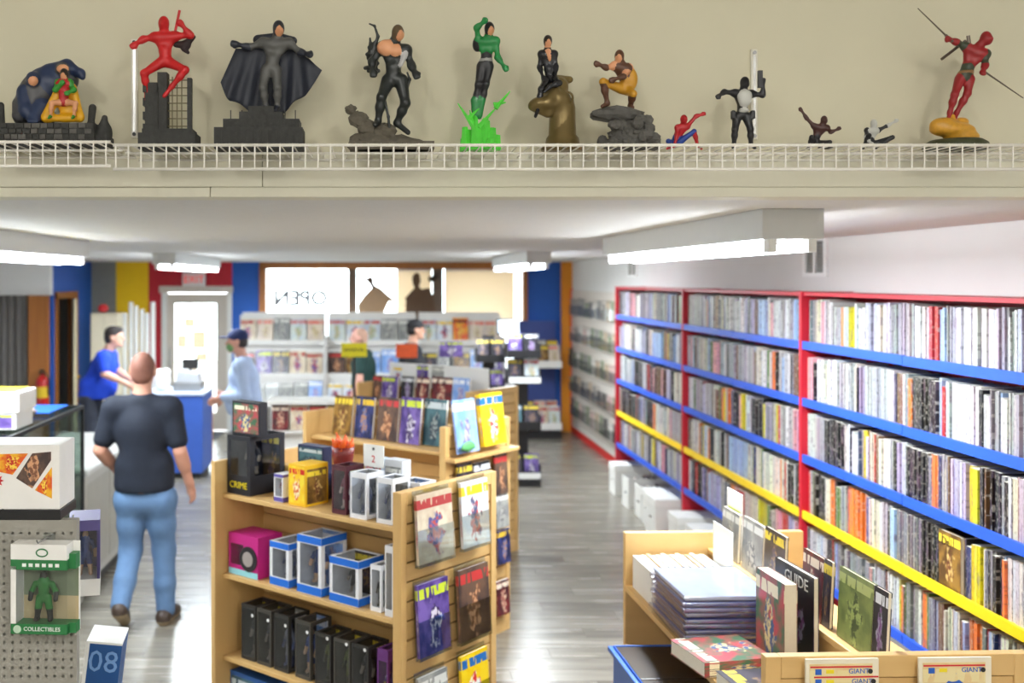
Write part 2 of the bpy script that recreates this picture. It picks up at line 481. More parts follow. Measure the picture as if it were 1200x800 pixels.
# window
w1 = struct(empty('window_1'), 'long shop window in a brown timber frame'); w1.location = (0, YF, 0)
MB().bx(wx(304), wx(312), -.05, .12, zs, zt).build('frame', M_brownwood, w1)
MB().bx(wx(612), wx(618), -.05, .12, zs, zt).build('frame', M_brownwood, w1)
MB().bx(wx(304), wx(618), -.05, .12, zt-.025, zt+.05).build('frame', M_brownwood, w1)
MB().bx(wx(304), wx(618), -.08, .12, zs-.03, zs+.03).build('sill', M_brownwood, w1)
MB().bx(wx(408), wx(418), -.03, .10, zs, zt).build('mullion', M_dkwood, w1)
MB().bx(wx(507), wx(519), -.03, .10, zs, zt).build('mullion', M_dkwood, w1)
for a, b in ((312, 408), (418, 507), (519, 612)):
    MB().bx(wx(a)-.005, wx(b)+.005, .055, .061, zs+.03, zt-.02).build('pane', M_glass, w1)
M_lettgrey = mat('grey_window_marker', (100, 102, 110), .6)
text('OPEN', .31, M_lettgrey, w1, (wx(352), .05, PZ(350, YF)), (R(90), 0, 0), 'window_lettering', .001, mirror=True, bold=.014)
# roller blinds in two panes
def blind_mat():
    m = bpy.data.materials.new('cream_blind_cloth'); m.use_nodes = True
    nt = m.node_tree; b = nt.nodes['Principled BSDF']; out = nt.nodes['Material Output']
    b.inputs['Roughness'].default_value = .9
    nz = N(nt, 'ShaderNodeTexNoise'); nz.inputs['Scale'].default_value = 40
    nt.links.new(mix_col(nt, nz.outputs['Fac'], lin((240, 228, 208)), lin((248, 238, 222))), b.inputs['Base Color'])
    t = N(nt, 'ShaderNodeBsdfTranslucent'); t.inputs[0].default_value = lin((250, 236, 214))
    mx = N(nt, 'ShaderNodeMixShader'); mx.inputs[0].default_value = .3
    nt.links.new(b.outputs[0], mx.inputs[1]); nt.links.new(t.outputs[0], mx.inputs[2]); nt.links.new(mx.outputs[0], out.inputs[0])
    return m
M_blind = blind_mat()
for a, b, z0, lab in ((465, 506, 1.35, 'narrow cream roller blind behind the dark man-shaped standee'), (521, 603, 1.62, 'wide cream roller blind in the window pane beside the blue panel')):
    q = empty('roller_blind', lab, 'blind', ((wx(a)+wx(b))/2, YF+.02, zt-.03))
    hw = (wx(b)-wx(a))/2
    MB().bx(-hw, hw, -.002, .002, z0-zt, 0).build('cloth', M_blind, q)
    MB().cyl((-hw, 0, -.01), (hw, 0, -.01), .018, n=10).build('roller', M_white, q)
    MB().bx(-hw, hw, -.006, .006, z0-zt-.02, z0-zt).build('hem_bar', M_white, q)
# glazed entrance door
d1 = struct(empty('door_1'), 'white glazed shop entrance door'); d1.location = (0, YF, 0)
fx0, fx1 = wx(190), wx(272)
MB().bx(fx0, fx0+.07, -.05, .12, 0, 2.14).bx(fx1-.07, fx1, -.05, .12, 0, 2.14).bx(fx0+.07, fx1-.07, -.05, .12, 2.06, 2.14).build('door_frame', M_white, d1)
MB().bx(fx0-.02, fx1+.02, -.12, -.03, 2.06, 2.16).build('header_cap', M_door, d1)
lx0, lx1 = fx0+.075, fx1-.075
leaf = MB().bx(lx0, lx0+.11, 0, .05, .01, 2.05).bx(lx1-.16, lx1, 0, .05, .01, 2.05).bx(lx0+.11, lx1-.16, 0, .05, 1.9, 2.05).bx(lx0+.11, lx1-.16, 0, .05, .01, .27).build('door_leaf', M_door, d1)
MB().bx(lx0+.11, lx1-.16, .02, .026, .27, 1.9).build('pane', M_glass, leaf)
MB().tube([(lx0+.05, -.03, .95), (lx0+.05, -.07, .98), (lx0+.05, -.07, 1.2), (lx0+.05, -.03, 1.23)], .012, 8).build('pull_handle', M_steel, leaf)
M_paper = mat('paper', (236, 236, 232), .8, var=.03)
for px, py, w, h, c in ((222, 378, .16, .14, (236, 236, 230)), (233, 398, .2, .26, (240, 238, 232)), (213, 400, .15, .2, (230, 226, 224)), (236, 418, .18, .12, (235, 200, 200)), (225, 440, .14, .2, (226, 230, 236))):
    MB().bx(-w/2, w/2, 0, .002, -h/2, h/2).build('notice', M_blind, leaf, (wx(px), .015, PZ(py, YF)))
tag(MB().bx(-.42, .42, -.35, .35, 0, .012).build('door_mat', mat('charcoal_mat', (62, 64, 70), .95, bump=.4, scale=80), loc=((fx0+fx1)/2, YF-.5, .0), bevel=.004), 'dark doormat on the floor inside the entrance', 'mat')
# exit sign
ex = empty('exit_sign', 'white exit sign with red letters on the red wall above the door', 'sign', (wx(228), YF-.005, PZ(327.5, YF)))
MB().bx(-.17, .17, -.06, .003, -.1, .1).build('housing', M_white, ex, bevel=.006)
text('EXIT', .15, mat('exit_red', (216, 30, 40), .5, emit=.6), ex, (0, -.062, 0))
# outside: pavement and kerb, a pale wall across the street
struct(MB().bx(-14, 14, YF+.15, YF+14, -.2, -.02).build('ground_outside', mat('pavement', (176, 174, 170), .9)), 'pale pavement outside the shop')

# wall air grilles
def grille(x, y, w, h, lab):
    Yc = XR*FPX/(x-440)
    g = empty('air_grille', lab, 'vent', (XR, Yc, PZ(y, Yc)))
    MB().bx(-.02, -.0005, -w/2, -w/2+.04, -h/2+.025, h/2-.025).bx(-.02, -.0005, w/2-.04, w/2, -h/2+.025, h/2-.025).bx(-.02, -.0005, -w/2, w/2, h/2-.025, h/2).bx(-.02, -.0005, -w/2, w/2, -h/2, -h/2+.025).bx(-.02, -.0005, -.014, .014, -h/2+.025, h/2-.025).build('frame', mat('grille_frame_white', (244, 244, 242), .5), g)
    MB().bx(-.003, -.0005, -w/2+.041, w/2-.041, -h/2+.026, h/2-.026).build('backing', mat('grille_slat', (150, 150, 144), .6), g)
    sl = None
    for i in range(9):
        z = -h/2+.03+(h-.06)*(i+.5)/9
        if sl is None: sl = MB().bx(-.012, -.004, -w/2+.041, w/2-.041, -.003, .003).build('louvre', mat('grille_slat', (150, 150, 144), .6), g, (0,0,z), rot=(0, R(30), 0))
        else:
            c = sl.copy(); COL.objects.link(c); c.location = (0,0,z)
grille(957, 301, .37, .26, 'white two-pane air grille above the bookcase near the big ceiling light')
grille(742, 312, .42, .24, 'small white air grille high on the wall above the far end of the bookcase')

# ---------------------------------------------------------------- ceiling lights
M_house = mat('light_housing', (206, 206, 204), .5, var=.03)
M_tube = mat('fluorescent_tube', (240, 248, 255), .4, emit=26.0, var=0)
def ceiling_light(x, y0, y1, z, label, watts, group=None, w=.235, hh=.115, warm=False):
    off = '_offscreen' if warm else ''
    t = empty('ceiling_light'+off, label, 'light', (x, (y0+y1)/2, z), group=group)
    L = (y1-y0)/2; c = hh
    MB().prism([(-w/2, 0), (w/2, 0), (w/2, -c), (-w/2, -c)], -L, L).build('housing', M_house, t, bevel=.004)
    for sx in (-.075, .075):
        tb = MB().cyl((sx, -L+.07, -c-.028), (sx, L-.07, -c-.028), .019, n=12).build('tube'+off, M_tube, t, smooth=True)
        for q in (-1, 1):
            MB().bx(sx-.016, sx+.016, q*(L-.035)-.03, q*(L-.035)+.03, -c-.05, -c+.002).build('lamp_holder', M_white, t, bevel=.004)
    ld = bpy.data.lights.new('tube_light'+off, 'AREA'); ld.shape = 'RECTANGLE'; ld.size = .1; ld.size_y = 2*L-.1
    ld.energy = watts; ld.color = (1.0, .95, .86) if warm else (.86, .945, 1.0)
    lo = bpy.data.objects.new('tube_light'+off, ld); COL.objects.link(lo); lo.parent = t; lo.location = (0, 0, -c-.03)
    return t
ceiling_light(1.58, 4.0, 6.8, ZC, 'long white tube ceiling light above the book island, near the air grille', LAMP_REAR)
ceiling_light(1.53, 9.9, 12.8, ZC, 'long white tube ceiling light in front of the cream blind window', LAMP_REAR)
ceiling_light(-2.12, 4.3, 7.4, ZC, 'long white tube ceiling light above the glass showcase', LAMP_REAR)
ceiling_light(-2.08, 10.4, 13.4, ZC, 'long white tube ceiling light in front of the exit sign', LAMP_REAR)
ceiling_light(-1.5, -3.2, -.6, 4.3, 'tube ceiling light in the high front room above the viewer', LAMP_FRONT, 'front room lights', warm=True)
ceiling_light(1.7, -3.2, -.6, 4.3, 'tube ceiling light in the high front room above the viewer', LAMP_FRONT, 'front room lights', warm=True)

# ================================================================ WALL BOOKCASE
XS = 2.60
BAYS = [(8.95, 11.43), (6.47, 8.95), (3.99, 6.47)]
LIPZ = [1.855, 1.51, 1.167, .825, .48]
M_shelfblue = mat('blue_shelf_paint', (32, 84, 204), .45, var=.08)
M_shelfyel = mat('yellow_shelf_paint', (246, 206, 20), .45, var=.06)
M_postred = mat('red_post_paint', (188, 24, 44), .45, var=.06)
M_bkback = M_postred
BN = ['farthest bay of the wall bookcase by the slatwall', 'middle bay of the wall bookcase', 'bay of the wall bookcase under the large air grille']
for bi, (y0, y1) in enumerate(BAYS):
    bc = empty('bookcase', ['red and blue wall bookcase bay next to the slatwall', 'red and blue wall bookcase bay between two other bays', 'red and blue wall bookcase bay behind the wooden book island'][bi], 'bookcase', (XS, y0, 0))
    L = y1-y0
    MB().bx(.302, .312, 0, L, .44, 2.17).build('back', M_bkback, bc)
    MB().bx(-.012, .31, L-.035, L, 0, 2.18).build('upright', M_postred, bc, bevel=.003)
    if bi == 2: MB().bx(-.012, .31, -.035, 0, 0, 2.18).build('upright', M_postred, bc, bevel=.003)
    MB().bx(0, .31, 0, L-.035, 2.155, 2.175).build('top_board', M_postred, bc)
    for k, z in enumerate(LIPZ):
        m = M_shelfyel if k == 3 else M_shelfblue
        sh = MB().bx(.01, .30, 0, L-.035, z-.012, z+.008).build('shelf', m, bc)
        h2 = (L-.035)/2
        MB().bx(-.005, .01, 0, h2-.002, z-.026, z+.022).build('shelf_lip', m, sh)
        MB().bx(-.006, .01, h2+.002, L-.035, z-.024, z+.024).build('shelf_lip', m, sh)
        for q in (.25, .75):
            MB().prism([(.03, z-.012), (.29, z-.012), (.29, z-.08)], -.01, .01).build('bracket', M_black, sh, (0, (L-.035)*q, 0))

# ---- books: spine material shared by all; colour comes from the object (or from the mesh for the distant rows)
def spine_mat(name, use_attr):
    m = bpy.data.materials.new(name); m.use_nodes = True
    nt = m.node_tree; b = nt.nodes['Principled BSDF']; b.inputs['Roughness'].default_value = .35
    if use_attr:
        a = N(nt, 'ShaderNodeAttribute'); a.attribute_name = 'Col'; col = a.outputs['Color']
    else:
        a = N(nt, 'ShaderNodeObjectInfo'); col = a.outputs['Color']
    g = N(nt, 'ShaderNodeNewGeometry'); mp = N(nt, 'ShaderNodeMapping'); mp.inputs['Scale'].default_value = (0, 150, 45)
    nt.links.new(g.outputs['Position'], mp.inputs[0])
    nz = N(nt, 'ShaderNodeTexNoise'); nz.inputs['Scale'].default_value = 1; nz.inputs['Detail'].default_value = 3
    nt.links.new(mp.outputs[0], nz.inputs['Vector'])
    mp2 = N(nt, 'ShaderNodeMapping'); mp2.inputs['Scale'].default_value = (0, 60, 9); mp2.inputs['Location'].default_value = (3, 5, 9)
    nt.links.new(g.outputs['Position'], mp2.inputs[0])
    nz2 = N(nt, 'ShaderNodeTexNoise'); nz2.inputs['Scale'].default_value = 1; nz2.inputs['Detail'].default_value = 1
    nt.links.new(mp2.outputs[0], nz2.inputs['Vector'])
    lum = N(nt, 'ShaderNodeRGBToBW'); nt.links.new(col, lum.inputs[0])
    ink = mix_col(nt, math_node(nt, 'GREATER_THAN', lum.outputs[0], .25), lin((214, 208, 196)), lin((52, 44, 52)))
    hue = mix_col(nt, nz2.outputs['Color'], lin((150, 80, 66)), lin((84, 110, 150)))
    c1 = mix_col(nt, math_node(nt, 'MULTIPLY', math_node(nt, 'GREATER_THAN', nz.outputs['Fac'], .58), .42), col, ink)
    c2 = mix_col(nt, math_node(nt, 'MULTIPLY', math_node(nt, 'GREATER_THAN', nz2.outputs['Fac'], .62), .45), c1, hue)
    nt.links.new(c2, b.inputs['Base Color'])
    return m
M_spine = spine_mat('book_spine', False); M_spine_far = spine_mat('book_spine_far_rows', True)
M_pages = mat('book_pages', (226, 218, 200), .85, var=.06, scale=60)
book_me = MB().bx(0, 1, 0, 1, 0, 1, [1,1,0,0,0,0] and 0)
book_me = MB(); book_me.bx(0, 1, 0, 1, 0, 1, 0)
book_me.m = [0, 0, 0, 0, 1, 1]; book_me.m[1] = 1
proto_book = book_me.build('graphic_novel', [M_spine, M_pages])
BMESH = proto_book.data; bpy.data.objects.remove(proto_book)
PALB = {'white': (194, 193, 194), 'cream': (196, 188, 172), 'pale grey': (160, 158, 160), 'grey': (116, 116, 120), 'black': (34, 32, 36),
        'navy': (44, 54, 96), 'pale blue': (150, 170, 204), 'red': (168, 40, 44), 'brown': (108, 78, 58), 'green': (96, 122, 64),
        'yellow': (200, 186, 40), 'orange': (206, 112, 52), 'lilac': (166, 160, 184), 'pink': (206, 150, 156)}
WT = [[26,12,18,14,6,3,8,3,3,2,1,2,5,4], [22,10,14,12,10,6,9,5,5,3,2,4,4,4], [20,12,14,12,12,6,6,4,8,5,3,4,3,4], [18,10,12,16,16,5,5,4,6,4,3,4,3,5], [16,14,12,10,8,6,6,8,6,3,4,6,6,10]]
ROW = ['top row', 'second row', 'third row', 'row on the yellow shelf'][:3]
ROWN = ['top row', 'second row', 'third row', 'yellow shelf', 'lowest row']
rb = random.Random(5)
allb = []
for bi, (y0, y1) in enumerate(BAYS):
    for k, z in enumerate(LIPZ):
        y = y1 - .042
        tilt = 0
        # fixed runs seen in the photograph: matched sets of one colour
        names = list(PALB)
        run, rc, rt, rh = 0, None, 0, 0
        while y > y0 + .02:
            if run <= 0:
                rc = rb.choices(names, WT[k])[0]
                run = rb.choices([1, 2, 3, 5, 9], [50, 20, 14, 10, 6])[0]
                rt = rb.choice([.010, .012, .016, .018, .022, .026, .034]); rh = rb.choice([.235, .25, .258, .262, .262, .27])
            if k == 3 and bi == 2:      # the grey sets and the yellow block on the yellow shelf
                if 5.10 < y < 5.36: rc, rt, rh, run = 'grey', .018, .262, 2
                elif 4.95 < y <= 5.10: rc, rt, rh, run = 'black', .016, .262, 2
                elif 4.60 < y < 4.68: rc, rt, rh, run = 'yellow', .022, .255, 2
            if k == 2 and bi == 2 and 4.66 < y < 4.72: rc, rt, rh, run = 'yellow', .028, .25, 2
            if k == 0 and bi == 2 and 4.98 < y < 5.03: rc, rt, rh, run = 'red', .03, .262, 2
            t = rt*(.85+.3*rb.random()); h = min(rh*(.985+.03*rb.random()), .275)
            if y - t < y0 + .005: break
            if k == 3 and bi == 2 and y - t < 4.924 and y > 4.736: y = 4.735; continue
            if rb.random() > .012:
                c = PALB[rc]; j = rb.randint(-16, 16)
                c = tuple(max(8, min(248, v + j + rb.randint(-8, 8))) for v in c)
                allb.append((bi, k, y - t, z + .0085, t*.96, h, .16+.02*rb.random(), XS + .022 + .02*rb.random(), rc, c))
                y -= t
            else: y -= .03
            run -= 1
def shown(b):
    x = 440 + XS*FPX/b[2]; yy = 328 + (CAMZ-b[3]-b[5])*FPX/b[2]
    if x > 1198 or yy > 800: return False
    if b[1] == 4 and x > 1090 and yy > 690: return False
    return True
vis = [b for b in allb if shown(b)]
vis.sort(key=lambda b: b[2] - b[4]*12)
one = set(id(b) for b in vis[:300])
mv = MB(); cols = []
for ib_, b in enumerate(allb):
    bi, k, y, z, t, h, d, x, cn, c = b
    if id(b) in one:
        o = bpy.data.objects.new('graphic_novel', BMESH); COL.objects.link(o)
        o.location = (x, y, z); o.scale = (d, t, h); o.color = lin(c)
        nb = []
        for q in (ib_-1, ib_+1):
            if 0 <= q < len(allb) and allb[q][:2] == b[:2]: nb.append(allb[q][8])
        sz = 'thin ' if t < .0125 else 'thick ' if t > .024 else ''
        side = 'next to %s' % nb[0] if len(nb) == 1 else 'between two %s ones' % nb[0] if nb[0] == nb[1] else 'between %s and %s' % (min(nb), max(nb))
        lab = '%s%s graphic novel %s, %s, %s bookcase bay' % (sz, cn, side, ROWN[k], ('farthest', 'middle', 'island-side')[bi])
        tag(o, lab, 'book', '%s%s books, %s, bay %d' % (sz, cn, ROWN[k], bi+1))
    else:
        mv.bx(x, x+d, y, y+t, z, z+h, 0); cols += [lin(c)]*24
        n = len(mv.m); mv.m[n-2] = 1; mv.m[n-1] = 1; mv.m[n-5] = 1
fr = mv.build('graphic_novels', [M_spine_far, M_pages])
ca = fr.data.color_attributes.new('Col', 'FLOAT_COLOR', 'CORNER')
ca.data.foreach_set('color', [v for c in cols for v in c])
fr['kind'] = 'stuff'; tag(fr, 'dense rows of graphic novels on the farther wall bookcase shelves', 'books')
# yellow face-out book with dark art on the yellow shelf
PAL = {
 'dark': ((28, 26, 34), (62, 54, 70), (150, 118, 80), (70, 60, 90), (226, 200, 60)),
 'navy': ((26, 32, 66), (54, 62, 120), (180, 130, 90), (90, 110, 160), (230, 190, 50)),
 'violet': ((70, 50, 120), (124, 100, 176), (220, 214, 226), (60, 40, 90), (206, 222, 60)),
 'red': ((120, 30, 36), (70, 24, 36), (222, 190, 160), (150, 60, 60), (240, 220, 200)),
 'sky': ((120, 160, 222), (156, 186, 234), (190, 180, 196), (120, 110, 190), (238, 240, 250)),
 'teal': ((46, 78, 92), (80, 122, 132), (150, 160, 160), (40, 50, 70), (200, 210, 214)),
 'brown': ((110, 84, 70), (70, 56, 54), (214, 160, 120), (130, 84, 60), (200, 60, 60)),
 'cream': ((226, 214, 190), (206, 186, 160), (200, 80, 70), (90, 90, 150), (180, 60, 60)),
 'white': ((232, 230, 228), (206, 214, 226), (200, 60, 60), (80, 90, 130), (240, 200, 40)),
 'pale': ((222, 206, 186), (206, 190, 176), (180, 150, 130), (210, 200, 150), (226, 120, 110)),
 'pastel': ((214, 222, 214), (196, 206, 216), (206, 176, 150), (160, 180, 140), (200, 90, 90)),
 'gold': ((150, 112, 50), (90, 62, 34), (214, 180, 110), (110, 60, 40), (240, 210, 60)),
 'yellow': ((246, 204, 16), (250, 214, 40), (226, 60, 50), (240, 240, 236), (40, 110, 180)),
 'green': ((126, 140, 76), (96, 112, 60), (150, 166, 96), (70, 84, 50), (170, 180, 110)),
 'silver': ((166, 166, 160), (130, 132, 132), (90, 92, 96), (190, 188, 180), (220, 220, 214)),
 'black': ((20, 20, 24), (34, 32, 40), (110, 60, 120), (150, 150, 170), (220, 222, 226)),
 'night': ((20, 20, 26), (30, 28, 38), (120, 70, 130), (150, 150, 180), (22, 22, 28)),
 'flame': ((226, 90, 30), (240, 180, 40), (200, 40, 30), (250, 214, 80), (120, 30, 30)),
 'multi': ((60, 110, 80), (190, 70, 80), (226, 210, 150), (60, 90, 140), (240, 230, 200)),
}
def CM(k): return cover_mat('printed_cover_' + k, PAL[k])
def book(name, label, cat, w, h, t, loc, rz, pal, tilt=0.0, group=None, parts=False, pages=None, roll=0.0):
    """upright book or magazine; front faces local -y, stands on its local z=0"""
    rot = (-tilt, roll, rz)
    if 0 < tilt < .6: loc = (loc[0], loc[1], loc[2]+t/2*math.sin(tilt)+.0005)
    pages = pages or M_pages
    if parts:
        r = empty(name, label, cat, loc, 0, group); r.rotation_euler = rot
        cv = MB(); cv.bx(-w/2, w/2, -t/2, -t/2+.0018, 0, h); cv.bx(-w/2, w/2, t/2-.0018, t/2, 0, h); cv.bx(-w/2, -w/2+.0018, -t/2+.0018, t/2-.0018, 0, h)
        cv.build('cover', CM(pal), r)
        MB().bx(-w/2+.0019, w/2-.003, -t/2+.0019, t/2-.0019, .003, h-.003).build('pages', pages, r)
        return r
    q = MB().bx(-w/2, w/2, -t/2, t/2, 0, h, [0,1,0,0,1,1])
    o = q.build(name, [CM(pal), pages], None, loc, rot=rot)
    return tag(o, label, cat, group)
yb = 4.83
book('face_out_book', 'yellow face-out book with dark art among grey spines on the yellow shelf', 'book', .18, .262, .02, (XS+.03, yb, .8335), R(-90), 'gold', parts=True)
text('De', .055, mat('brown_ink', (70, 44, 24), .6), None, (XS+.0185, yb+.03, 1.05), (R(90), 0, R(-90)), 'title_print').parent = None
o = bpy.data.objects['title_print']; o.parent = bpy.data.objects['face_out_book']; o.matrix_parent_inverse = Matrix(); o.location = (-.03, -.0115, .215); o.rotation_euler = (R(90), 0, 0)

# ---- white comic storage boxes under the bookcase
M_carton = mat('white_carton', (226, 224, 218), .75, var=.05)
BOXL = ['white comic storage box under the bookcase, last of the row by the red baseboard', 'open white comic storage box under the bookcase with dark files on top', 'open white comic storage box under the bookcase showing its card dividers', 'white lidded comic storage box under the bookcase, near the middle of the row', 'tall white comic storage box under the bookcase beside the lidded box', 'white comic storage box under the bookcase beside the wooden island', 'white comic storage box under the bookcase partly hidden by the wooden island']
for i, (yy, x0, hgt, lid) in enumerate(((11.05, 2.50, .31, 1), (10.42, 2.49, .29, 0), (9.95, 2.50, .30, 0), (9.62, 2.49, .31, 1), (9.22, 2.44, .33, 1), (8.62, 2.46, .31, 1), (8.15, 2.47, .31, 1))):
    w = .26 if i != 4 else .34
    b = empty('comic_box', BOXL[i], 'box', (x0, yy, 0))
    t = .006; d = .40
    hz0 = hgt*.42; MB().bx(0, t, 0, w, 0, hz0).bx(0, t, 0, w, hz0+.028, hgt).bx(0, t, 0, w/2-.045, hz0, hz0+.028).bx(0, t, w/2+.045, w, hz0, hz0+.028).bx(d-t, d, 0, w, 0, hgt).bx(t, d-t, 0, t, 0, hgt).bx(t, d-t, w-t, w, 0, hgt).bx(t, d-t, t, w-t, 0, t).build('carton', M_carton, b)
    if lid: MB().bx(-.006, d+.004, -.006, w+.006, hgt-.06, hgt+.006).build('lid', mat('white_carton_lid', (234, 232, 226), .75), b, bevel=.003)
    else:
        for j in range(12): MB().bx(.02+j*.03, .03+j*.03, .012, w-.012, .01, hgt-.02-.012*(j % 3)).build('file', mat('comic_edges_%d' % (j % 4), ((60, 54, 50), (150, 140, 130), (90, 80, 76), (190, 180, 170))[j % 4], .8), b)

# ---- slatwall with hanging packs beyond the bookcase, red baseboard
struct(MB().bx(XR-.022, XR-.001, 11.46, YF-.1, 0, .09).build('baseboard_right', mat('red_baseboard', (214, 40, 34), .5)), 'red baseboard below the slatwall')
struct(MB().bx(XR-.03, XR-.001, YF-.16, YF-.1, .09, 2.12).build('trim_7', mat('red_edge', (222, 70, 40), .5)), 'red edge strip of the slatwall')
sw = empty('slatwall', 'white slatwall hung with blister packs beyond the bookcase', 'display', (XR-.001, 11.46, .1))
LW = YF-.17-11.46
for i in range(20): MB().bx(-.018, 0, 0, LW, i*.1, i*.1+.092).build('slat', mat('white_slat', (222, 214, 204), .55), sw)
MB().bx(-.006, 0, 0, LW, 0, 2.0).build('backing', mat('white_slat', (222, 214, 204), .55), sw)
rp = random.Random(3)
PK = [('grey', (150, 146, 142)), ('white', (226, 222, 216)), ('tan', (190, 168, 140)), ('dark', (84, 80, 78)), ('green', (130, 142, 110)), ('pink', (206, 176, 170))]
for rI, z in enumerate((.3, .64, 1.0, 1.36, 1.74)):
    y = 11.62 if rI < 4 else 12.05
    while y < YF-.45:
        cn, c = rp.choice(PK); w = .16+.08*rp.random(); h = .2+.06*rp.random()
        p = empty('blister_pack', '%s %s blister pack hanging in the %s row of the slatwall' % ('wide' if w > .2 else 'narrow', cn, ('lowest', 'second lowest', 'middle', 'second highest', 'highest')[rI]), 'package', (XR-.02, y+w/2, z), group='%s packs, slatwall row %d' % (cn, rI+1))
        MB().bx(-.060, -.055, -w/2, w/2, 0, h).build('card', mat('pack_card_'+cn, c, .5, var=.3, scale=30), p)
        MB().bx(-.085, -.0602, -w*.36, w*.36, .02, h*.62).build('blister', clear_mat('blister_plastic', (230, 232, 232), .25, .08), p)
        MB().tube([(0, 0, h-.012), (-.12, 0, h-.012), (-.125, 0, h)], .003, 6).build('hook', M_steel, p)
        y += w+.05+.04*rp.random()
# framed picture at the end of the bookcase
Yp = 11.75
fp = empty('picture', 'small dark framed picture at the end of the bookcase', 'picture', (XR+.0105, 11.75, 1.8))
MB().bx(-.06, -.03, 0, .22, 0, .3).build('frame', M_black, fp); MB().bx(-.062, -.0602, .015, .205, .015, .285).build('print', CM('navy'), fp)

# ================================================================ WOODEN GONDOLAS
M_maple = wood_mat('maple_board', (222, 184, 122), (202, 160, 98), 1.6, 0)
M_maple_v = wood_mat('maple_post', (222, 184, 122), (202, 160, 98), 1.6, 2)
M_maple_y = wood_mat('maple_shelf', (222, 184, 122), (202, 160, 98), 1.6, 1)
M_groove = M_maple
GA = 49.0
GW, GL, GH = .69, 1.2, 1.37
class Frame:
    """a rotated floor frame: u along local x, v along local y"""
    def __init__(s, ox, oy, deg):
        s.o = (ox, oy); s.a = R(deg); s.c, s.s = math.cos(s.a), math.sin(s.a)
    def w(s, u, v, z=0): return (s.o[0]+u*s.c-v*s.s, s.o[1]+u*s.s+v*s.c, z)
    def v_at(s, x, u):      # v of a point at depth offset u that lies on the sight line of column x
        k = (x-440)/FPX; ax, ay = s.o[0]+u*s.c, s.o[1]+u*s.s
        return (ax-k*ay)/(s.s+k*s.c)
    def u_at(s, x, v):
        k = (x-440)/FPX; ax, ay = s.o[0]-v*s.s, s.o[1]+v*s.c
        return (k*ay-ax)/(s.c-k*s.s)
def gondola(label):
    g = empty('gondola_display', label, 'display shelf')
    pw = .04
    # near slatted end panel
    for u in (0, GW-pw): MB().bx(u, u+pw, 0, .045, 0, GH).build('post', M_maple_v, g, bevel=.003)
    MB().bx(pw, GW-pw, 0, .045, GH-.055, GH).build('rail', M_maple, g, bevel=.003)
    MB().bx(pw, GW-pw, 0, .045, 0, .1).build('rail', M_maple, g, bevel=.003)
    MB().bx(pw, GW-pw, .03, .04, .1, GH-.05).build('groove_board', M_groove, g)
    s0 = None; n = 15; ph = (GH-.055-.1)/n
    for i in range(n):
        z = .1+i*ph
        if s0 is None: s0 = MB().bx(pw, GW-pw, .008, .031, .004, ph-.004).build('slat', M_maple, g, (0, 0, z), bevel=.002)
        else:
            c = s0.copy(); COL.objects.link(c); c.location = (0, 0, z)
    # plain far end panel
    MB().bx(0, GW, GL-.03, GL, 0, GH).build('end_panel', M_maple_v, g, bevel=.003)
    # centre slatted back
    MB().bx(.337, .353, .045, GL-.03, .1, GH-.06).build('centre_board', M_groove, g)
    s0 = None
    for side in (0, 1):
        for i in range(n):
            z = .1+i*ph
            if s0 is None: s0 = MB().bx(-.009, .009, .045, GL-.03, .004, ph-.004).build('slat', M_maple_y, g, (.330, 0, z))
            else:
                c = s0.copy(); COL.objects.link(c); c.location = (.330 if side == 0 else .360, 0, z)
    MB().bx(.315, .375, .045, GL-.03, GH-.06, GH-.04).build('top_cap', M_maple_y, g)
    for z in (.42, .82, 1.21):
        MB().bx(.05, .319, .046, GL-.031, z-.022, z).build('shelf', M_maple_y, g, bevel=.003)
        MB().bx(.371, .64, .046, GL-.031, z-.022, z).build('shelf', M_maple_y, g, bevel=.003)
    MB().bx(.04, GW-.04, .045, GL-.03, 0, .1).build('base', M_maple_y, g)
    return g
G = [Frame(.105, 4.36, GA), Frame(.417, 6.31, GA), Frame(.74, 8.3, GA)]
g0 = gondola('light wood gondola display with boxed toys on three shelves and slatted end')
GLAB = [None, 'light wood gondola display with large dark comics and a yellow puzzle', 'light wood gondola display with a white header board, behind the other two']
gs = [g0]
for i in (1, 2):
    c = copy_tree(g0); tag(c, GLAB[i], 'display shelf'); gs.append(c)
for i, g in enumerate(gs): g.location = (G[i].o[0], G[i].o[1], 0); g.rotation_euler = (0, 0, R(GA))

# ---------------------------------------------------------------- toy boxes
M_acet = clear_mat('box_window_film', (246, 248, 250), .06, .06)
TOY = {}
def toy(kind):
    """small plain jointed figure used inside window boxes (mesh is shared)"""
    if kind in TOY: return TOY[kind]
    cs = {'blue': ((40, 60, 120), (200, 160, 130)), 'dark': ((44, 42, 48), (120, 110, 100)), 'green': ((40, 120, 50), (30, 34, 30)), 'pinkish': ((150, 60, 90), (210, 180, 170)), 'greyish': ((120, 120, 134), (90, 96, 130)), 'olive': ((86, 94, 44), (60, 60, 40)), 'violet': ((84, 60, 130), (190, 160, 70))}[kind]
    pr = [ell((0, 0, .9), (.075, .08, .1), 1), cap((0, 0, .62), (0, 0, .76), .10, .13, 0), cap((0, 0, .48), (0, 0, .6), .1, .1, 0)]
    for s in (-1, 1):
        pr += chain([(s*.16, 0, .74), (s*.24, 0, .58), (s*.25, -.06, .44)], [.06, .05, .05], [0, 1])
        pr += chain([(s*.07, 0, .46), (s*.11, 0, .25), (s*.13, 0, .04), (s*.14, -.08, .03)], [.085, .065, .05, .045], [0, 1, 1])
    o = skin('toy', pr, .022, .03, [mat('toy_%s_a' % kind, cs[0], .5), mat('toy_%s_b' % kind, cs[1], .5)])
    TOY[kind] = o.data; bpy.data.objects.remove(o)
    return TOY[kind]
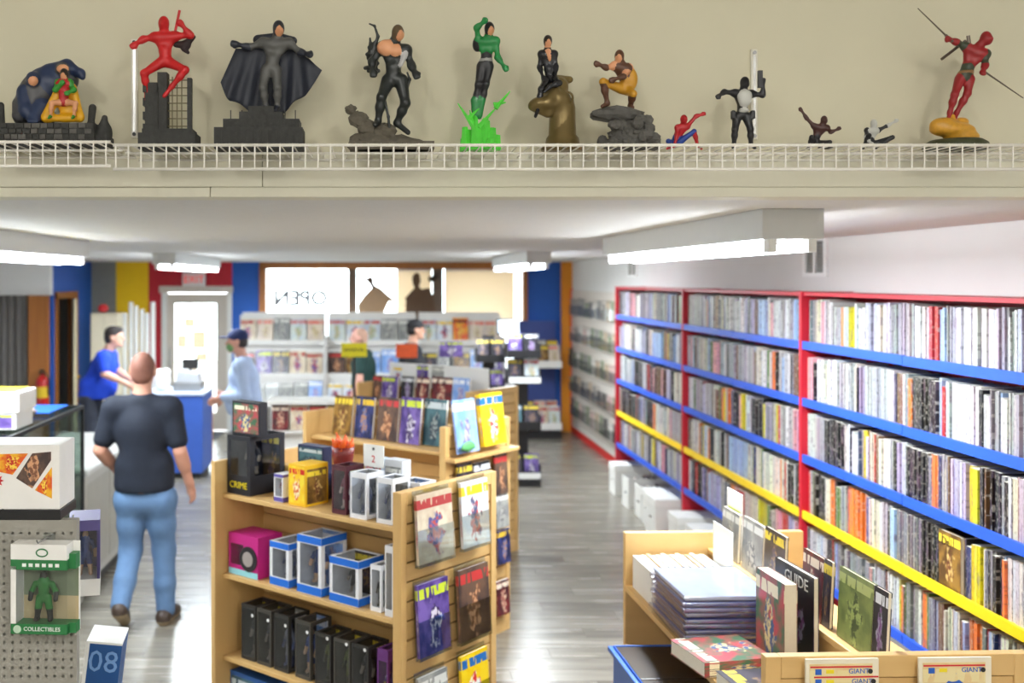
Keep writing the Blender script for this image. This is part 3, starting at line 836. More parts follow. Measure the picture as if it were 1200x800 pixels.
def toy_box(label, w, d, h, loc, rz, edge, band=None, kind='blue', window=(.1, .9, .12, .84), side=True, group=None, back=None, lettering=None):
    """carton with a clear window; front faces local -x, width along y, side window faces -y"""
    b = empty('toy_box', label, 'box', loc, rz, group)
    E = mat('carton_'+edge[0], edge[1], .5, var=.05); K = mat('carton_'+(back or edge)[0], (back or edge)[1], .6, var=.2, scale=25)
    t = .004; f = .012
    a0, a1, z0, z1 = window[0]*w, window[1]*w, window[2]*h, window[3]*h
    q = MB()
    q.bx(d-t, d, 0, w, 0, h, 1); q.bx(0, d-t, w-t, w, 0, h, 1); q.bx(0, d-t, t, w-t, 0, t, 0); (q.bx(0, d-t, 0, w-t, h-t, h, 0) if not side else q.bx(0, .012, 0, w-t, h-t, h, 0).bx(d-.012-t, d-t, 0, w-t, h-t, h, 0).bx(.012, d-.012-t, 0, .01, h-t, h, 0).bx(.012, d-.012-t, w-t-.01, w-t, h-t, h, 0))
    q.bx(0, t, 0, a0, t, h-t, 0); q.bx(0, t, a1, w-t, t, h-t, 0); q.bx(0, t, a0, a1, t, z0, 0); q.bx(0, t, a0, a1, z1, h-t, 0)
    if side:
        q.bx(t, d*.14, 0, t, t, h-t, 0); q.bx(d*.86, d-t, 0, t, t, h-t, 0); q.bx(d*.14, d*.86, 0, t, t, z0, 0); q.bx(d*.14, d*.86, 0, t, z1, h-t, 0)
    else: q.bx(t, d-t, 0, t, t, h-t, 0)
    q.build('carton', [E, K], b)
    MB().bx(.001, .002, a0-.001, a1+.001, z0-.001, z1+.001).build('window', M_acet, b)
    if side:
        MB().bx(d*.13, d*.87, .001, .002, z0-.001, z1+.001).build('window', M_acet, b)
        MB().bx(.011, d-.011-t, .009, w-t-.009, h-.003, h-.002).build('window', M_acet, b)
    if band:
        Bm = mat('band_'+band[0], band[1], .45, var=.06)
        MB().bx(-.001, 0, .001, w-.001, z1+.004, h-.001).bx(0, d-.002, -.001, 0, z1+.004, h-.001).build('header_band', Bm, b)
        MB().bx(-.001, 0, .001, w-.001, .002, z0-.004).bx(0, d-.002, -.001, 0, .002, z0-.004).build('footer_band', Bm, b)
    fg = bpy.data.objects.new('figure', toy(kind)); COL.objects.link(fg); fg.parent = b
    s = min((z1-z0)*.96, w*2.1); fg.scale = (min(s*1.15, w*1.35), min(s*.9, d*1.6), s); fg.location = (d*.42, w*.5, max(z0-.004, t+.001))
    MB().bx(d-t-.0015, d-t-.0003, t+.002, w-t-.002, t+.002, h-t-.002).build('back_print', CM({'blue': 'sky', 'dark': 'dark', 'greyish': 'silver', 'pinkish': 'violet', 'olive': 'dark', 'violet': 'violet', 'green': 'green'}[kind]), b); fg.rotation_euler = (0, 0, R(-90))
    if lettering: text(lettering[0], lettering[1], lettering[2], b, (-.0015, w/2, lettering[3]), (R(90), 0, R(-90)), 'lettering')
    return b
g = G[0]; zt_ = 1.2105; zm_ = .8205; zb_ = .4205
def on(gf, x, u, z, w):
    """box of width w whose left front edge is seen at column x, u back from the front"""
    v = min(gf.v_at(x, u), GL-.034); return gf.w(u, v-w, z)
A = R(GA)
K_black, K_white, K_pink = ('black', (26, 26, 34)), ('white', (232, 232, 236)), ('magenta', (196, 34, 128))
K_dark, K_clear, K_purple, K_grey = ('charcoal', (48, 46, 44)), ('smoke', (70, 66, 60)), ('purple', (104, 50, 120)), ('pale_grey', (190, 192, 200))
M_yellowink = mat('yellow_ink', (240, 216, 30), .5); M_redink = mat('red_ink', (206, 30, 40), .5); M_whiteink = mat('white_ink', (240, 240, 238), .5); M_blueink = mat('blue_ink', (40, 96, 190), .5); M_blackink = mat('black_ink', (26, 26, 28), .5); M_greenink = mat('green_ink', (36, 116, 62), .5)
# top shelf, from the far plain panel to the slatted end
tb = toy_box('tall black window box with yellow lettering on the top shelf of the toy gondola', .165, .23, .285, on(g, 264, .075, zt_, .165), A, K_black, None, 'dark', (.14, .86, .33, .92), lettering=('CRIME', .045, M_yellowink, .045))
v_ = g.v_at(272, .10)
pb = empty('picture_box', 'flat box printed with a colourful crowd picture standing on the black window box', 'box', g.w(.10, v_-.2, zt_+.2855), A)
MB().bx(0, .05, 0, .2, 0, .165).build('carton', mat('carton_black', (26, 26, 34)), pb, bevel=.002); MB().bx(-.001, 0, .012, .188, .012, .153, [3,3,3,0,3,3] and 0).build('picture', CM('multi'), pb)
toy_box('narrow white and violet box beside the yellow box on the toy gondola', .06, .08, .13, on(g, 321, .085, zt_, .06), A, K_white, ('violet', (96, 84, 170)), 'pinkish', (.12, .88, .2, .86), False)
yb_ = empty('printed_box', 'bright yellow printed carton on the top shelf of the toy gondola', 'box', on(g, 338, .08, zt_, .112), A)
MB().bx(0, .15, 0, .112, 0, .19).build('carton', mat('yellow_carton', (240, 190, 30), .45, var=.1), yb_, bevel=.002)
MB().bx(-.001, 0, .008, .104, .012, .182).build('front_print', cover_mat('printed_cover_sunny', ((250, 222, 60), (248, 200, 30), (230, 110, 50), (250, 236, 190), (214, 40, 30))), yb_)
MB().bx(.01, .14, -.001, 0, .012, .17).build('side_print', CM('gold'), yb_)
toy_box('dark maroon window box beside the white figure boxes on the toy gondola', .085, .12, .215, on(g, 389, .08, zt_, .085), A, ('maroon', (84, 34, 44)), None, 'pinkish', (.1, .9, .1, .9))
db = empty('printed_box', 'dark blue flat box standing behind the yellow carton', 'box', g.w(.245, g.v_at(349, .245)-.17, zt_), A)
MB().bx(0, .06, 0, .17, 0, .25).build('carton', mat('navy_carton', (34, 44, 84), .4), db, bevel=.002); MB().bx(-.001, 0, .01, .16, .13, .24).build('front_print', CM('teal'), db)
fb = empty('flame_toy', 'red and orange flame-shaped toy top standing behind the maroon box', 'toy', g.w(.27, g.v_at(402, .27), zt_))
fm = MB()
for j in range(7):
    a = j*.9; fm.cyl((.035*math.cos(a), .035*math.sin(a), .25), (.05*math.cos(a+.5), .05*math.sin(a+.5), .3+.012*(j % 3)), .02, .003, 8)
fm.build('flames', mat('flame_plastic', (236, 96, 30), .4, var=.35, scale=40), fb, smooth=True); MB().lathe([(.05, 0), (.045, .02), (.03, .1), (.05, .22), (.055, .262)], n=14).build('stand', mat('maroon_plastic', (120, 34, 30), .4), fb, smooth=True)
for x, w, h, kd, lb in ((410, .098, .2, 'greyish', 'white figure box with a slanted clear window beside the maroon box'), (441, .092, .195, 'greyish', 'white figure box with a pale grey figure, between two other white boxes'), (474, .125, .165, 'blue', 'white figure box with a bright blue figure beside the slatted end')):
    u_ = .07 if x < 470 else .185
    toy_box(lb, w, .12 if x < 470 else .115, h, on(g, x, .07, zt_, w) if x < 470 else g.w(.195, .056, zt_), A, K_white, None, kd, (.1, .9, .1, .88), True, back=K_grey)
for j, (x, w, h) in enumerate(((.31, .1, .235), (.195, .1, .24))):
    b = empty('printed_box', ('pale blue box standing behind the white figure boxes', 'long grey and white box standing behind the white figure boxes')[j], 'box', g.w(.242, x, zt_), A)
    MB().bx(0, .065, 0, w, 0, h).build('carton', mat('pale_carton_%d' % j, ((186, 206, 228), (206, 208, 212))[j], .5), b, bevel=.002); MB().bx(-.001, 0, .006, w-.006, .08, h-.03).build('front_print', CM(('pastel', 'silver')[j]), b)
# price card
pc = empty('price_card', 'white price card with a red figure 2 on a black stand among the toy boxes', 'sign', g.w(.221, g.v_at(438, .221), zt_), A-R(90))
MB().cyl((0, 0, 0), (0, 0, .2), .004, n=8).lathe([(.012, 0), (.012, .005), (.006, .008)], n=14).build('stand', M_black, pc)
MB().bx(-.06, .06, -.002, .002, .2, .3).build('card', M_paper, pc)
text('2', .045, M_redink, pc, (0, -.0025, .235)); MB().bx(-.006, .006, -.003, .0025, .276, .288).build('painted_hang_hole', M_black, pc)  # small black block stands in for the darkness of the card's hang hole
# middle shelf
b = toy_box('magenta carton with a toy car wheel on the middle shelf of the toy gondola', .21, .16, .2, on(g, 268, .075, zm_, .21), A, K_pink, None, 'greyish', (.5, .93, .25, .75), False, back=K_pink)
MB().cyl((-.006, .145-.08, .09), (.012, .145-.08, .09), .06, n=20).build('toy_wheel', mat('rubber', (40, 36, 40), .6), b); MB().cyl((-.009, .065, .09), (.0, .065, .09), .036, n=14).build('toy_hub', mat('chrome_plastic', (190, 180, 176), .3, .5), b)
MB().bx(-.001, 0, .002, .208, .001, .03).build('footer_band', mat('band_aqua', (150, 214, 226)), b)
Bb = ('bright_blue', (26, 108, 214))
toy_box('low blue and white window box beside the magenta carton', .128, .17, .205, on(g, 316, .075, zm_, .128), A, K_white, Bb, 'greyish', (.14, .86, .2, .84), back=K_grey)
toy_box('tall blue and white window box between two lower ones', .155, .17, .265, on(g, 348, .075, zm_, .155), A, K_white, Bb, 'blue', (.12, .88, .16, .86), back=K_grey)
toy_box('wide low blue and white window box with grey figure, right of the tall one', .175, .17, .2, on(g, 386, .075, zm_, .175), A, K_white, Bb, 'dark', (.1, .9, .2, .82), back=K_grey)
toy_box('small white window box with a dark figure on the middle shelf', .062, .09, .2, on(g, 434, .085, zm_, .062), A, K_white, None, 'dark', (.14, .86, .1, .9))
toy_box('slim tall white window box against the slatted end of the middle shelf', .045, .11, .3, on(g, 451, .07, zm_, .045), A, K_white, None, 'olive', (.14, .86, .1, .9))
# bottom shelf: smoky boxes
cx = [283, 301, 321, 346, 369, 391, 412]
LBs = ['smoky dark figure box at the far end of the bottom gondola shelf', 'smoky dark figure box with a white sticker, second from the plain end panel', 'smoky dark figure box with a white sticker, third from the plain end panel', 'smoky dark figure box with bluish contents in the middle of the bottom shelf', 'olive tinted figure box in the middle of the bottom shelf', 'olive tinted figure box with yellow spots on the bottom shelf', 'smoky dark figure box next to the purple carton']
for j, x in enumerate(cx):
    w = .098
    b = toy_box(LBs[j], w, .14, .265 if j < 4 else .235, on(g, x, .085, zb_, w), A, (K_dark, K_clear)[j % 2], None, ('dark', 'dark', 'greyish', 'blue', 'olive', 'olive', 'dark')[j], (.08, .92, .06, .94))
    MB().cyl((-.002, .02, .22), (0, .02, .22), .008, n=10).build('sticker', M_whiteink, b)
toy_box('purple window carton against the slatted end on the bottom shelf', .06, .1, .25, on(g, 442, .075, zb_, .06), A, K_purple, None, 'violet', (.12, .88, .12, .8))
for j, (x, w) in enumerate(((270, .3), (345, .3), (420, .2))):
    b = empty('printed_box', 'blue printed carton on the base of the toy gondola, %s' % ('beside the plain end panel', 'in the middle', 'beside the slatted end')[j], 'box', on(g, x, .09, .1005, w), A)
    MB().bx(0, .18, 0, w, 0, .24).build('carton', mat('blue_carton', (44, 92, 160), .5, var=.2), b, bevel=.002); MB().bx(-.001, 0, .01, w-.01, .02, .22).build('front_print', CM('teal'), b)

# comics in clear holders on the slatted ends
M_acr = clear_mat('acrylic', (236, 240, 240), .16, .04)
def end_comic(gf, x0, x1, ytop, hgt, pal, lab, parts=True, v=-.042, holder=True, name='comic_book', t=.014, tilt=.06):
    u0, u1 = gf.u_at(x0, v), gf.u_at(x1, v); um = (u0+u1)/2; P = gf.w(um, v)
    zt2 = PZ(ytop, P[1]); P = (P[0], P[1], zt2-hgt)
    b = book(name, lab, 'comic', u1-u0, hgt, t, P, A, pal, tilt, None, parts, mat('white_pages', (232, 230, 226), .8))
    if holder:
        h = empty('comic_holder', 'acrylic holder of ' + lab, 'holder', (P[0], P[1], P[2]), A); h.rotation_euler = (-tilt, 0, A)
        w = (u1-u0)/2+.004
        MB().bx(-w, w, -t/2-.004, -t/2-.0025, -.01, hgt*.5).bx(-w, w, -t/2-.0025, .016, -.012, -.01).build('tray', M_acr, h)
        MB().bx(-w, w, .012, .0135, -.01, hgt+.02).build('back_plate', M_acr, h)
    return b
end_comic(g, 490, 531, 577, .285, 'cream', 'cream comic with red and blue art atop the slatted end')
end_comic(g, 542, 573, 563, .285, 'white', 'white comic with a yellow title atop the slatted end')
end_comic(g, 491, 527, 681, .30, 'violet', 'violet comic with pale figures on the slatted end')
end_comic(g, 539, 574, 664, .31, 'brown', 'brown and grey comic with a red title on the slatted end')
end_comic(g, 492, 526, 789, .28, 'silver', 'grey comic low on the slatted end')
end_comic(g, 542, 573, 764, .28, 'yellow', 'yellow comic with blue lettering low on the slatted end')
# second gondola: row of large comics, end panel items
g = G[1]
for x0, x1, yt, pal, lb in ((390, 412, 464, 'gold', 'large gold comic with a red top at the plain end of the second gondola'), (415, 437, 465, 'navy', 'large navy comic with yellow title beside the gold one'), (441, 466, 466, 'brown', 'large brown comic with pale title in the middle of the second gondola shelf'), (468, 492, 466, 'violet', 'large dark violet comic with yellow lettering'), (495, 522, 468, 'teal', 'large teal comic beside the slatted end')):
    u = .16 if x0 < 490 else .20; va, vb = g.v_at(x0, u), g.v_at(x1, u); w = (va-vb); dv_ = max(0, .055-vb); P = g.w(u, (va+vb)/2+dv_, 1.211)
    book('large_comic', lb + ' of the wooden gondola' if 'gondola' not in lb else lb, 'comic', w*.96, 1.211 and (PZ(yt, P[1])-1.211), .02, P, A-R(90), pal, .12, None, True)
for x0, x1, yt, pal, lb in ((395, 420, 475, 'dark', 'dark comic on the back of the second gondola'),):
    pass
c1 = end_comic(g, 536, 561, 468, .32, 'sky', 'pale blue book leaning on top of the second slatted end', holder=False, tilt=.14, v=-.05)
c2 = end_comic(g, 566, 592, 461, .32, 'yellow', 'bright yellow puzzle box with coloured lettering on the second slatted end', holder=False, t=.03, tilt=.14, v=-.052)
yl = g.w(g.u_at(549, -.085), -.085); gm = MB().rock((0, 0, 0), (.07, .018, .03), 0, 4, 14, 8).build('green_toy', mat('green_toy_plastic', (98, 176, 106), .4), None, (yl[0], yl[1], PZ(523, yl[1])), rz=A, smooth=True)
tag(gm, 'soft green toy resting below the pale blue book', 'toy')
lr = empty('ledge_rail', 'thin wooden ledge across the second slatted end under the blue book', 'ledge', g.w(0, 0, 1.165), A); MB().bx(.0, GW, -.072, -.002, 0, .02).build('board', M_maple, lr)
for x0, x1, yt, pal, lb in ((537, 554, 530, 'dark', 'dark comic with a pale figure under the ledge of the second slatted end'), (557, 575, 528, 'black', 'black comic with a white streak under the ledge of the second slatted end'), (581, 595, 519, 'brown', 'brown comic under the yellow puzzle box'), (582, 596, 578, 'silver', 'grey comic on the right of the second slatted end'), (584, 598, 620, 'navy', 'navy book with an orange spot on the second slatted end'), (583, 597, 680, 'red', 'dark red comic low on the second slatted end')):
    end_comic(g, x0, x1, yt+(13 if yt < 535 else 0), .215 if yt > 570 else .25, pal, lb, parts=False, holder=False)
# third gondola: row of comics and a white header board
g = G[2]
for x0, x1, yt, pal, lb in ((434, 445, 440, 'brown', 'brown comic at the plain end of the third gondola'), (447, 466, 441, 'violet', 'violet comic with a pale figure on the third gondola'), (469, 485, 441, 'black', 'black comic with a white face on the third gondola'), (487, 503, 442, 'red', 'dark red comic on the third gondola'), (505, 530, 442, 'red', 'wide dark red comic on the third gondola'), (536, 557, 443, 'sky', 'blue comic beside the slatted end of the third gondola')):
    u = .16; va, vb = g.v_at(x0, u), g.v_at(x1, u); dv_ = max(0, .12-vb)+min(0, GL-.045-va); P = g.w(u, (va+vb)/2+dv_, 1.211)
    book('comic_book', lb, 'comic', (va-vb)*.95, PZ(yt, P[1])-1.211, .015, P, A-R(90), pal, .1, None, False)
hb = empty('header_board', 'white header board standing on the third gondola behind its comics', 'sign', g.w(.345, .06, GH-.0395), A)
MB().bx(-.008, .008, 0, 1.05, 0, .2).build('board', M_white, hb, bevel=.003)
MB().bx(-.011, -.0085, .62, .74, .02, .19).build('print', CM('violet'), hb); MB().bx(-.011, -.0085, .45, .58, .02, .19).build('print', CM('silver'), hb)
MB().bx(-.011, -.0085, .9, 1.0, .0, .17).build('print', CM('white'), hb)

# ================================================================ BOOK ISLAND (right)
I = Frame(1.243, 3.37, 2.0); IR = R(2.0)
IW, IL, IH = .86, 1.69, 1.05
isl = empty('book_island', 'low light wood book island with slatted near end and centre ridge', 'display shelf', I.w(0, 0), IR)
for u in (0, IW-.05): MB().bx(u, u+.05, 0, .04, 0, IH).build('post', M_maple_v, isl, bevel=.003)
MB().bx(.05, IW-.05, 0, .04, IH-.07, IH).build('rail', M_maple, isl, bevel=.003)
MB().bx(.05, IW-.05, 0, .04, 0, .1).build('rail', M_maple, isl, bevel=.003)
MB().bx(.05, IW-.05, .026, .036, .1, IH-.06).build('groove_board', M_groove, isl)
s0 = None
for i in range(11):
    if s0 is None: s0 = MB().bx(.05, IW-.05, .006, .028, .004, .076).build('slat', M_maple, isl, (0, 0, .1), bevel=.002)
    else: c = s0.copy(); COL.objects.link(c); c.location = (0, 0, .1+i*.08)
MB().bx(0, IW, IL-.035, IL, 0, IH).build('end_panel', M_maple, isl, bevel=.003)
MB().bx(.425, .445, .04, IL-.035, .1, .95).build('centre_board', M_groove, isl)
for i in range(10):
    MB().bx(.414, .427, .04, IL-.035, .105+i*.085, .182+i*.085).build('slat', M_maple_y, isl)
MB().bx(.395, .475, .04, IL-.035, .95, .975).build('ridge_ledge', M_maple_y, isl, bevel=.003)
MB().bx(.0, .414, .04, IL-.035, .775, .80).build('shelf', M_maple_y, isl, bevel=.003)
MB().bx(.445, .86, .04, IL-.035, .775, .80).build('shelf', M_maple_y, isl, bevel=.003)
MB().bx(.0, .414, .04, IL-.035, .30, .325).build('shelf', M_maple_y, isl, bevel=.003)
MB().bx(.03, .83, .04, IL-.035, 0, .1).build('base', M_maple_y, isl)
def ib(name, lab, cat, u, v, z, w, h, t, pal, tilt=0, yaw=0, parts=True, pages=None):
    return book(name, lab, cat, w, h, t, I.w(u, v, z), IR-R(90)+yaw, pal, tilt, None, parts, pages)
for v, w, pal, lb, h in ((1.46, .2, 'silver', 'grey magazine at the far end of the island ridge', .22), (1.20, .22, 'silver', 'second grey magazine on the island ridge next to a dark one', .23), (.97, .20, 'dark', 'dark magazine on the island ridge behind the tall guide book', .24), (.62, .17, 'red', 'dark red book on the island ridge beside the tall guide book', .24), (.50, .06, 'dark', 'narrow dark book between the red and green ones on the ridge', .245), (.29, .24, 'green', 'olive green book on the island ridge', .25), (.12, .09, 'black', 'black book at the near end of the island ridge', .25)):
    ib('magazine', lb, 'magazine', .432, v, .976, w, h, .014, pal, .05, 0, True, mat('cream_boards', (232, 222, 198), .8))
gb = ib('guide_book', 'tall black guide book with white title on the island shelf', 'book', .362, .60, .801, .30, .37, .02, 'night', .0, R(3))
text('GUIDE', .062, M_whiteink, gb, (.02, -.0115, .325), (R(90), 0, 0))
ib('thick_book', 'thick paperback with cream page edges standing before the guide book', 'book', .285, .60, .8005, .24, .34, .05, 'multi', .0, R(2))
wb_ = empty('magazine_box', 'white carton packed with upright magazines at the far end of the island', 'box', I.w(.03, 1.29, .8005), IR)
MB().bx(0, .34, 0, .005, 0, .15).bx(0, .34, .335, .34, 0, .15).bx(0, .005, .005, .335, 0, .15).bx(.335, .34, .005, .335, 0, .15).bx(.005, .335, .005, .335, 0, .004).build('carton', M_carton, wb_)
for j in range(14): MB().bx(.012+j*.023, .03+j*.023, .01, .33, .005, .148+.006*(j % 3)).build('magazine_edge', (M_pages, M_paper, mat('edge_tan', (196, 160, 120)), M_paper)[j % 4], wb_)
sc_ = empty('sign_card', 'blank white card leaning against the island ridge behind the magazine carton', 'sign', I.w(.384, 1.42, .8005), IR); MB().bx(-.002, .002, -.12, .12, 0, .33).build('card', M_paper, sc_)
yc_ = empty('sign_card', 'white card with a yellow-green patch on the far end of the island ridge', 'sign', I.w(.469, 1.50, .9755), IR); MB().bx(-.003, .003, -.09, .09, 0, .3).build('card', M_paper, yc_); MB().bx(-.0045, -.0032, -.07, .07, .12, .22).build('patch', mat('lime_ink', (206, 214, 50), .5), yc_)
M_wrap = clear_mat('plastic_wrap', (240, 242, 250), .26, .16)
M_navyb = mat('navy_magazine', (66, 74, 150), .35, var=.2, scale=30)
rs = random.Random(2)
for j in range(9):
    q = empty('bagged_magazine', 'bagged blue magazine, %s in the island stack' % ('bottom', 'second from the bottom', 'third from the bottom', 'fourth from the bottom', 'fifth from the bottom', 'fourth from the top', 'third from the top', 'second from the top', 'topmost')[j], 'magazine', I.w(.2+rs.uniform(-.006, .006), 1.03+rs.uniform(-.01, .01), .801+j*.0215), IR+rs.uniform(-.03, .03))
    MB().bx(-.18, .18, -.20, .22, .002, .0185).build('magazine', [M_navyb] if j < 8 else [mat('pale_cover', (190, 196, 214), .3, var=.2)], q, bevel=.002)
    MB().bx(-.195, .192, -.215, .235, .0, .0205).build('bag', M_wrap, q, bevel=.006)
fb2 = book('flat_book', 'thick paperback with green and red art lying flat on the island shelf', 'book', .26, .285, .055, I.w(.22, .44, .829), IR, 'multi', R(90), None, True); fb2.rotation_euler = (R(-90), 0, IR+R(100))
fb2.location = I.w(.23, .66, .829)
fb3 = book('flat_book', 'black art book lying flat at the near end of the island shelf', 'book', .25, .33, .05, I.w(.06, .27, .829), IR, 'dark', R(90), None, True); fb3.rotation_euler = (R(-90), 0, IR+R(96)); fb3.location = I.w(.33, .33, .827)
tt = empty('storage_tote', 'blue plastic tote with a dark lid sticking out of the island lower shelf', 'tote', I.w(-.16, .5, .326), IR)
M_tote = mat('blue_tote_plastic', (52, 110, 206), .4); M_lid = mat('smoked_lid', (62, 52, 44), .3, var=.3)
MB().bx(0, .006, 0, .76, 0, .33).bx(.424, .43, 0, .76, 0, .33).bx(.006, .424, 0, .006, 0, .33).bx(.006, .424, .754, .76, 0, .33).bx(.006, .424, .006, .754, 0, .006).bx(-.02, .0, -.02, .78, .30, .32).bx(.0, .44, .76, .78, .30, .32).build('tub', M_tote, tt, bevel=.003)
MB().bx(.008, .422, .008, .37, .3, .325).build('lid', M_lid, tt, bevel=.004); MB().bx(.008, .422, .378, .752, .3, .325).build('lid', M_lid, tt, bevel=.004)
# comics on the near slatted end
for u, w, lb, rows in ((.235, .235, 'vintage comic with a double red banner on the island', 2), (.60, .235, 'vintage comic with a blue emblem on the island', 1)):
    b = empty('vintage_comic', lb, 'comic', I.w(u, -.022, .74), IR)
    MB().bx(-w/2, w/2, -.004, .004, 0, .31).build('backing_board', mat('cream_boards', (232, 222, 198), .8), b)
    MB().bx(-w/2+.012, w/2-.02, -.0055, -.0042, .0, .295).build('cover', cover_mat('printed_cover_vintage', ((232, 214, 160), (226, 196, 140), (60, 110, 190), (236, 200, 60), (232, 214, 160))), b)
    for k in range(rows):
        z = .283-.032*k
        MB().bx(-w/2+.014+.012*k, w/2-.022+.02*k, -.0065, -.0056, z, z+.005).build('red_rule', M_redink, b)
        text('GIANT', .022, M_blueink, b, (w/2-.065+.01*k, -.0062, z-.012)); MB().bx(-w/2+.03, -w/2+.05, -.0065, -.0056, z-.022, z-.004).build('price_block', M_blueink, b); MB().bx(-w/2+.065, -w/2+.09, -.0065, -.0056, z-.018, z-.006).build('price_block', M_yellowink, b)
        MB().cyl((w/2-.028+.01*k, -.0066, z-.012), (w/2-.028+.01*k, -.0056, z-.012), .008, n=12).build('round_mark', M_blackink, b)
    if rows == 1: MB().prism([(-.07+.14*t/12, .205+.03*math.sin(math.pi*t/12)+(.006 if t % 3 == 1 else 0)) for t in range(13)], -.0068, -.0058).build('emblem', M_blueink, b)
    h = empty('comic_holder', 'acrylic holder of the ' + lb, 'holder', I.w(u, -.022, .74), IR)
    MB().bx(-w/2-.004, w/2+.004, -.0105, -.009, -.01, .14).bx(-w/2-.004, w/2+.004, -.009, .02, -.012, -.01).build('tray', M_acr, h)

# ================================================================ LEFT FOREGROUND: pegboard stand
PY = 3.2
XP1 = PX(90, PY); XP0 = -1.85; ZP = 1.525
pg = empty('pegboard_stand', 'grey perforated pegboard stand with a white sign box on top', 'display stand', (XP0, PY, 0))
M_peg = mat('grey_pegboard_paint', (150, 147, 138), .6, var=.04)
WP = XP1-XP0
q = MB(); st = .0254; nx = int(WP/st); nz = int(1.42/st); ox = (WP-nx*st)/2; oz = .1
hr = .0048
for i in range(nx):
    for j in range(nz):
        cx_, cz_ = ox+(i+.5)*st, oz+(j+.5)*st; h = st/2
        out = [(-h,-h),(0,-h),(h,-h),(h,0),(h,h),(0,h),(-h,h),(-h,0)]
        inn = [(hr*math.cos(R(a)), hr*math.sin(R(a))) for a in (225,270,315,0,45,90,135,180)]
        vs = [(cx_+a, 0, cz_+b) for a, b in out]+[(cx_+a, 0, cz_+b) for a, b in inn]
        q.add(vs, [(k, (k+1) % 8, 8+(k+1) % 8, 8+k) for k in range(8)])
pf = q.build('perforated_sheet', M_peg, pg)
MB().bx(.004, WP-.004, .012, .03, .08, ZP-.004).build('backing', M_peg, pg)
MB().bx(0, ox+.001, -.001, .03, 0, ZP).bx(WP-ox-.001, WP, -.001, .03, 0, ZP).bx(ox, WP-ox, -.001, .03, oz+nz*st, ZP).bx(ox, WP-ox, -.001, .03, .04, oz).build('edge_frame', M_peg, pg)
MB().bx(0, WP, -.18, .22, 0, .05).build('foot', M_peg, pg, bevel=.005)
# sign box on top
sb = empty('sign_box', 'white sign box with slanted picture panels on top of the pegboard stand', 'sign', (PX(70, PY), PY, ZP+.0))
hS = PZ(521, PY)-ZP
MB().bx(-.55, 0, 0, .16, .031, hS).build('box', mat('white_card', (236, 234, 230), .5), sb, bevel=.003)
MB().bx(-.55, .003, -.004, .165, 0, .031).build('black_base', M_black, sb, bevel=.002)
def sgx(x): return PX(x, PY)-PX(70, PY)
def sgz(y): return PZ(y, PY)-ZP
for pts, pal in ((((-4, 532), (33, 531), (15, 556), (-4, 552)), 'flame'), (((38, 531), (60, 529), (60, 539), (38, 572), (19, 560)), 'brown'), (((61, 547), (61, 584), (41, 574)), 'flame')):
    MB().prism([(sgx(a), sgz(b)) for a, b in pts], -.0016, -.0004).build('picture_panel', cover_mat('print_panel_'+pal, PAL[pal]), sb)
stp = []
for k in range(16):
    r_ = .02 if k % 2 == 0 else .011
    stp.append((sgx(-3)+r_*math.cos(k*math.pi/8), sgz(563)+r_*math.sin(k*math.pi/8)))
MB().prism(stp, -.0016, -.0004).build('starburst', M_redink, sb)
text('TS', .022, M_blackink, sb, (sgx(-2), -.001, sgz(600)))
text('S', .026, M_blackink, sb, (sgx(3), -.001, sgz(600)))
# boxed action figure on the pegboard
bw, bh, bd = .19, .265, .06
ab = empty('action_figure_box', 'green and white action figure window box hanging on the pegboard', 'box', (PX(55, PY-.04), PY-.014, PZ(740, PY-.05)), R(-4))
M_gr = mat('green_print', (42, 120, 66), .45); M_wc = mat('white_card', (236, 234, 230), .5)
q = MB().bx(-bw/2, bw/2, -.004, 0, 0, bh, 0)
q.bx(-bw/2, -bw/2+.016, -bd, -.004, .03, bh-.065, 0); q.bx(-bw/2, bw/2-.02, -bd, -.004, 0, .03, 1); q.bx(-bw/2, bw/2-.02, -bd, -.004, bh-.075, bh-.045, 1)
q.bx(-bw/2, bw/2-.02, -bd, -.004, bh-.045, bh, 0)
q.prism([(bw/2-.02, 0), (bw/2, 0), (bw/2, .03), (bw/2-.02, .03)], -bd+.02, -.004, 1); q.prism([(bw/2-.02, bh-.075), (bw/2, bh-.075), (bw/2, bh-.03), (bw/2-.02, bh-.03)], -bd+.02, -.004, 1)
q.build('carton', [M_wc, M_gr], ab)
MB().bx(-bw/2+.016, bw/2-.02, -bd+.001, -bd+.002, .03, bh-.075).add([(bw/2-.02, -bd+.001, .03), (bw/2, -bd+.02, .03), (bw/2, -bd+.02, bh-.075), (bw/2-.02, -bd+.001, bh-.075)], [(0,1,2,3)]).build('window', M_acet, ab)
fg = bpy.data.objects.new('figure', toy('green')); COL.objects.link(fg); fg.parent = ab; fg.location = (-.006, -bd*.5, .032); fg.scale = (.155, .12, .148)
MB().bx(-bw/2+.018, bw/2-.004, -.0055, -.0042, .03, .10).build('back_print', mat('tan_print', (190, 170, 130)), ab); MB().bx(-bw/2+.018, bw/2-.004, -.0055, -.0042, .10, bh-.08).build('back_print', mat('grey_green_print', (120, 130, 104), var=.3), ab)
text('COLLECTIBLES', .017, M_whiteink, ab, (.0, -bd-.0008, .015)); MB().cyl((-bw/2+.02, -bd-.001, .014), (-bw/2+.02, -bd, .014), .012, n=16).build('round_mark', mat('pale_green', (190, 214, 190)), ab)
ring = MB()
for k in range(20):
    a, b = 2*math.pi*k/20, 2*math.pi*(k+1)/20
    ring.cyl((.017*math.cos(a), 0, .011*math.sin(a)), (.017*math.cos(b), 0, .011*math.sin(b)), .0022, n=6)
ring.build('ring_mark', M_greenink, ab, (0, -bd-.0005, bh-.024))
